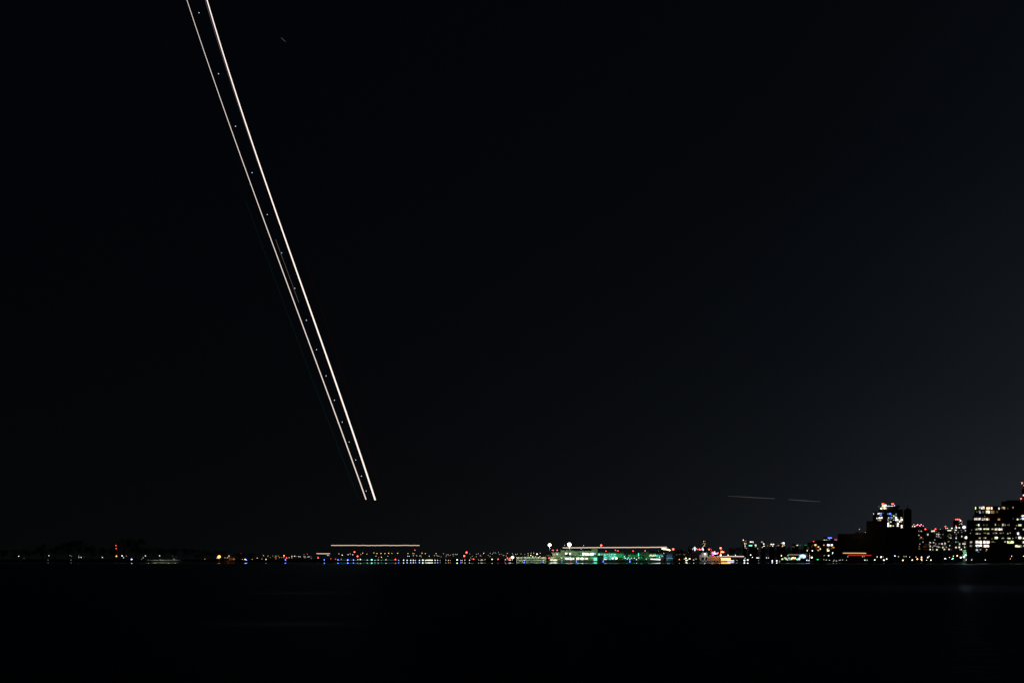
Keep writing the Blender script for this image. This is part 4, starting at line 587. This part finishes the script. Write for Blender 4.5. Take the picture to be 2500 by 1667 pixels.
ROWS_Z = """2381.7 1239.6 2 6 e 3;2392 1238.4 3.4 5 y .9;2399 1239 8.4 7 w 2.2;2412.6 1239.6 9 6 a 1.6;2421 1240 3.4 6.4 w 2.4;2439 1240.6 3 5.4 w 1.5;2447.6 1238.6 4.6 5 a .35;2451.6 1239.4 3.6 6 a 1.2;2460.6 1240 1 3.4 w .2;2473.4 1238.2 1.8 4.4 y .6
2384.4 1248.4 1.8 2.4 s .3;2391.4 1247.6 4 3.6 y .3;2392.6 1250.8 3.6 2.4 l 1.6;2400 1249 4.4 6 w .1;2411.8 1248.6 9.4 7.4 w 2.4;2423.6 1249 9 7.2 a .42;2434.6 1248.8 5.6 6 a .07;2404 1259.6 1.4 1.4 w .5
2382.4 1266.3 8 5.6 p 1.4;2391.8 1266.2 6 6 p 1.3;2401.4 1266.4 8.6 6.4 p 1.1;2409.6 1266.2 4 6.4 w 1.6;2413.8 1266.4 4.4 6.4 o .7;2438.8 1267.2 5.4 4.2 o 1.1;2473.6 1265.4 1 2.6 w .2;2484.4 1267.2 3.4 3.6 y 2.2;2491 1266.4 2 1.6 y .9;2497.4 1258.2 6 4.2 w 1.8;2497.6 1265.4 6 6 l 1.6
2385 1281 4 1.6 e .6;2389.4 1281 3 5 y 2.2;2402 1281 2 3.6 y .2;2430.2 1280.4 1.9 4.4 y 1;2449 1280.4 4 6 y 1.8;2454 1281 2 4.4 w .4;2463.4 1280.8 1.6 4 y .35;2489.8 1281.4 7.4 4.6 e 2.2;2482 1282.2 3 1.6 y .4
2384.8 1291.4 5.6 4 y .8;2392.4 1290.6 7.4 4.4 w 1.6;2405 1290.6 7 3.6 e 2;2411.4 1290.8 5.6 3.6 y 1.4;2424.4 1291 7.6 3 y .9;2432 1291.6 6 5 w 1.8;2442.8 1291.6 9 5 w 2.4;2478.4 1289.6 1.9 1.9 w 2;2499 1292 4 4 w 1.2;2371.8 1292.8 1.6 1.4 w .4
2385 1301.8 6 4 y .7;2392.4 1302.6 2.6 1.8 y .8;2404 1300.8 5 1.6 y .25;2412 1301.8 5.6 3.6 y .5;2427 1301 6 3 s .45;2431.8 1300.4 4.6 3.6 p .9;2444 1301 6 3 s .3;2450 1300.4 1.6 1.6 w .4;2460.6 1302 2 2 y 1.3;2466.4 1300.4 1.6 2.6 y .6;2485.6 1301.8 4.2 6.4 v 2;2369 1301 1.4 1.6 w .7
2391.8 1312.6 4.4 3.4 a .8;2405.8 1312.4 3.6 2.2 a 1;2421.6 1314.4 2 1 w .4;2432 1312.6 7.6 6.4 e 2.6;2448.6 1313.2 6 2 e .5;2463 1313.6 7.6 2.6 y 1.3;2472.6 1313.6 2 2.4 w .6;2481.6 1311.4 5 4.2 y .2;2489.8 1312 7 6 y 2;2499 1313 3.6 4.4 y 1.6
2370.4 1322.6 5.4 4.6 s .8;2389.6 1322.8 14.4 7.6 p 3.4;2408.2 1323 14 7.6 p 3.4;2424 1322 6 2.2 y .2;2454 1322 2.8 2.2 w 1.6;2467 1322.8 15.6 6.6 e 1.6;2499 1323 3.6 5 y 1.5
2370.4 1331.6 5.4 5 s .8;2389.6 1331 14.4 5 p 2.6;2408 1332 13 6.4 p 2.8;2486 1332.4 15 5.4 y 1.3;2499.4 1332 2 3 y 1;2387.6 1335.4 8 2.4 s .4
2385 1342 5 4 l 1.3;2393.4 1341 3.6 3.2 s .8;2408.8 1340.6 2.6 2 w 1.2;2407.6 1344.4 2.4 1.4 w .4;2389 1346.6 3 1.6 l .4"""
for x, y, w, h, c, e in parse(ROWS_Z):
    if c == 'w': c = random.choice('wyps')
    Z.win(x, y, w, h * .86, c, e * .72, off=(-.02 if y > 1272 else 1.0 if y > 1256.5 else 2.0) if x > 2376 else 3.0, proud=.35, patch=(w > 3.5))
n_win = len(parse(ROWS_Z))
for y in (1281, 1291.4, 1301.8, 1312.4, 1323, 1332, 1342):
    for x in np.arange(2383, 2476, 9.4):
        if n_win < 99 and random.random() < .3: n_win += 1; Z.win(x + random.uniform(-2, 2), y, random.uniform(1.4, 4), random.uniform(1.5, 4), random.choice('asyp'), random.uniform(.03, .14), off=-.02, proud=.3)
Y2 = Building('edge_tower', 'tower cut off at the frame edge with two red beacons', 'tower block', 2494, 2560, 840, 'city blocks'); Y2.box('wall', 2494.5, 2560, 1192, None, 0, 25, DARKC); Y2.box('mast_room', 2497, 2530, 1182, 1191.9, 4, 16, CONC); Y2.win(2499, 1208.6, 3, 3, 'w', 1.6); Y2.lamp(2495.2, 1179, 2.6, 'r', 34, -1); Y2.lamp(2492.6, 1217, 2.6, 'r', 34, -1.5); Y2.lamp(2499, 1184.4, 1.6, 'w', 3, 2, 'roof_lamp')

# ------------------------------------------------------------------ trees
def crown_mesh(seed, wide):
    rnd = random.Random(seed); bm = bmesh.new(); blobs = []
    for i in range(13):
        a = rnd.uniform(0, 6.28); rr = rnd.uniform(.05, .34) * wide; z = rnd.uniform(.32, .88)
        blobs.append((Vector((math.cos(a) * rr, math.sin(a) * rr, z)), rnd.uniform(.10, .2)))
    for i in range(1500):
        c, r = rnd.choice(blobs); d = Vector((rnd.gauss(0, 1), rnd.gauss(0, 1), rnd.gauss(0, .8))).normalized() * r * rnd.uniform(.45, 1.08)
        p = c + d; s = rnd.uniform(.012, .026); u = Vector((rnd.gauss(0, 1), rnd.gauss(0, 1), rnd.gauss(0, 1))).normalized(); w = u.orthogonal().normalized()
        bm.faces.new([bm.verts.new(p + q) for q in (u * s, w * s * .7, -u * s, -w * s * .7)])
    me = bpy.data.meshes.new('crown'); bm.to_mesh(me); bm.free(); me.materials.append(LEAF); return me
def trunk_mesh(seed):
    rnd = random.Random(seed); bm = bmesh.new(); tube(bm, [(0, 0, 0), (.01, 0, .25), (0, .01, .5), (.02, 0, .75)], [.03, .022, .016, .006], 8)
    for i in range(6):
        a = rnd.uniform(0, 6.28); z = rnd.uniform(.28, .55); l = rnd.uniform(.14, .26)
        tube(bm, [(0, 0, z), (math.cos(a) * l, math.sin(a) * l, z + l * .9)], [.012, .004], 5)
    me = bpy.data.meshes.new('trunk'); bm.to_mesh(me); bm.free(); me.materials.append(surf('bark', (.07, .05, .035), .95, .1, .3, 6)); return me
LEAF = surf('night_foliage', (.045, .07, .03), .8, .2, .4, 3)
CR = [crown_mesh(i, 1.0 + .25 * (i % 3)) for i in range(5)]; TR = [trunk_mesh(i) for i in range(3)]
TREES = [(8, 1340, 30), (38, 1338, 34), (70, 1336, 36), (103, 1326, 40), (134, 1328, 38), (166, 1320, 42), (194, 1314, 46), (224, 1326, 40), (252, 1333, 34), (276, 1336, 30), (303, 1310, 50), (331, 1310, 48), (362, 1326, 42), (392, 1333, 38), (424, 1334, 40), (456, 1336, 38), (486, 1338, 36), (516, 1339, 34), (548, 1342, 30), (584, 1346, 30), (614, 1349, 26),
         (1588, 1341, 22), (1610, 1340, 26), (1652, 1337, 30), (1668, 1338, 26), (1786, 1335, 26), (1802, 1333, 28), (1830, 1339, 24), (1846, 1340, 24), (1862, 1338, 24), (1878, 1335, 24), (1894, 1336, 24), (1910, 1336, 26), (1926, 1334, 26), (1942, 1336, 26), (1956, 1337, 24), (2430, 1320, 34), (2446, 1317, 36), (2458, 1330, 26)]
for i, (x, yt, wpx) in enumerate(TREES):
    D = 1252 + 12 * (i % 3) if x < 700 else 1275 + 9 * (i % 3) if x < 1700 else 758 if x > 2300 else shore(x) + 75 + 10 * (i % 3)
    p = P(x, yt, D); h = p.z - GZ
    nxt = 'the far wooded shore' if x < 283 else ''
    root = empty('shore_tree', (p.x, p.y, GZ), i * 1.7)
    if x < 283: lb = '%s dark leafy tree counted from the red mast outward along the wooded shore' % ordinal(9 - i)
    elif x < 700: lb = '%s dark leafy tree from the red mast towards the airfield' % ordinal(i - 10)
    elif x < 1620: lb = '%s dark tree rising behind the green pier building' % ordinal(i - 21)
    elif x < 1700: lb = '%s dark tree rising behind the boathouse' % ordinal(i - 23)
    elif x < 1815: lb = '%s round dark tree rising behind the ferry stern' % ordinal(i - 25)
    elif x < 2300: lb = '%s dark tree in the row between the ferry and the glass pavilion' % ordinal(i - 27)
    else: lb = '%s black leafy tree in front of the stepped apartment tower' % ordinal(i - 36)
    tag(root, lb, 'tree', 'dark trees along the shore')
    t1 = share('trunk', TR[i % 3], root); t1.scale = (h, h, h)
    w = wpx * D / F / .85
    c1_ = share('crown', CR[i % 5], root); c1_.scale = (w, w * .8, h * 1.0)
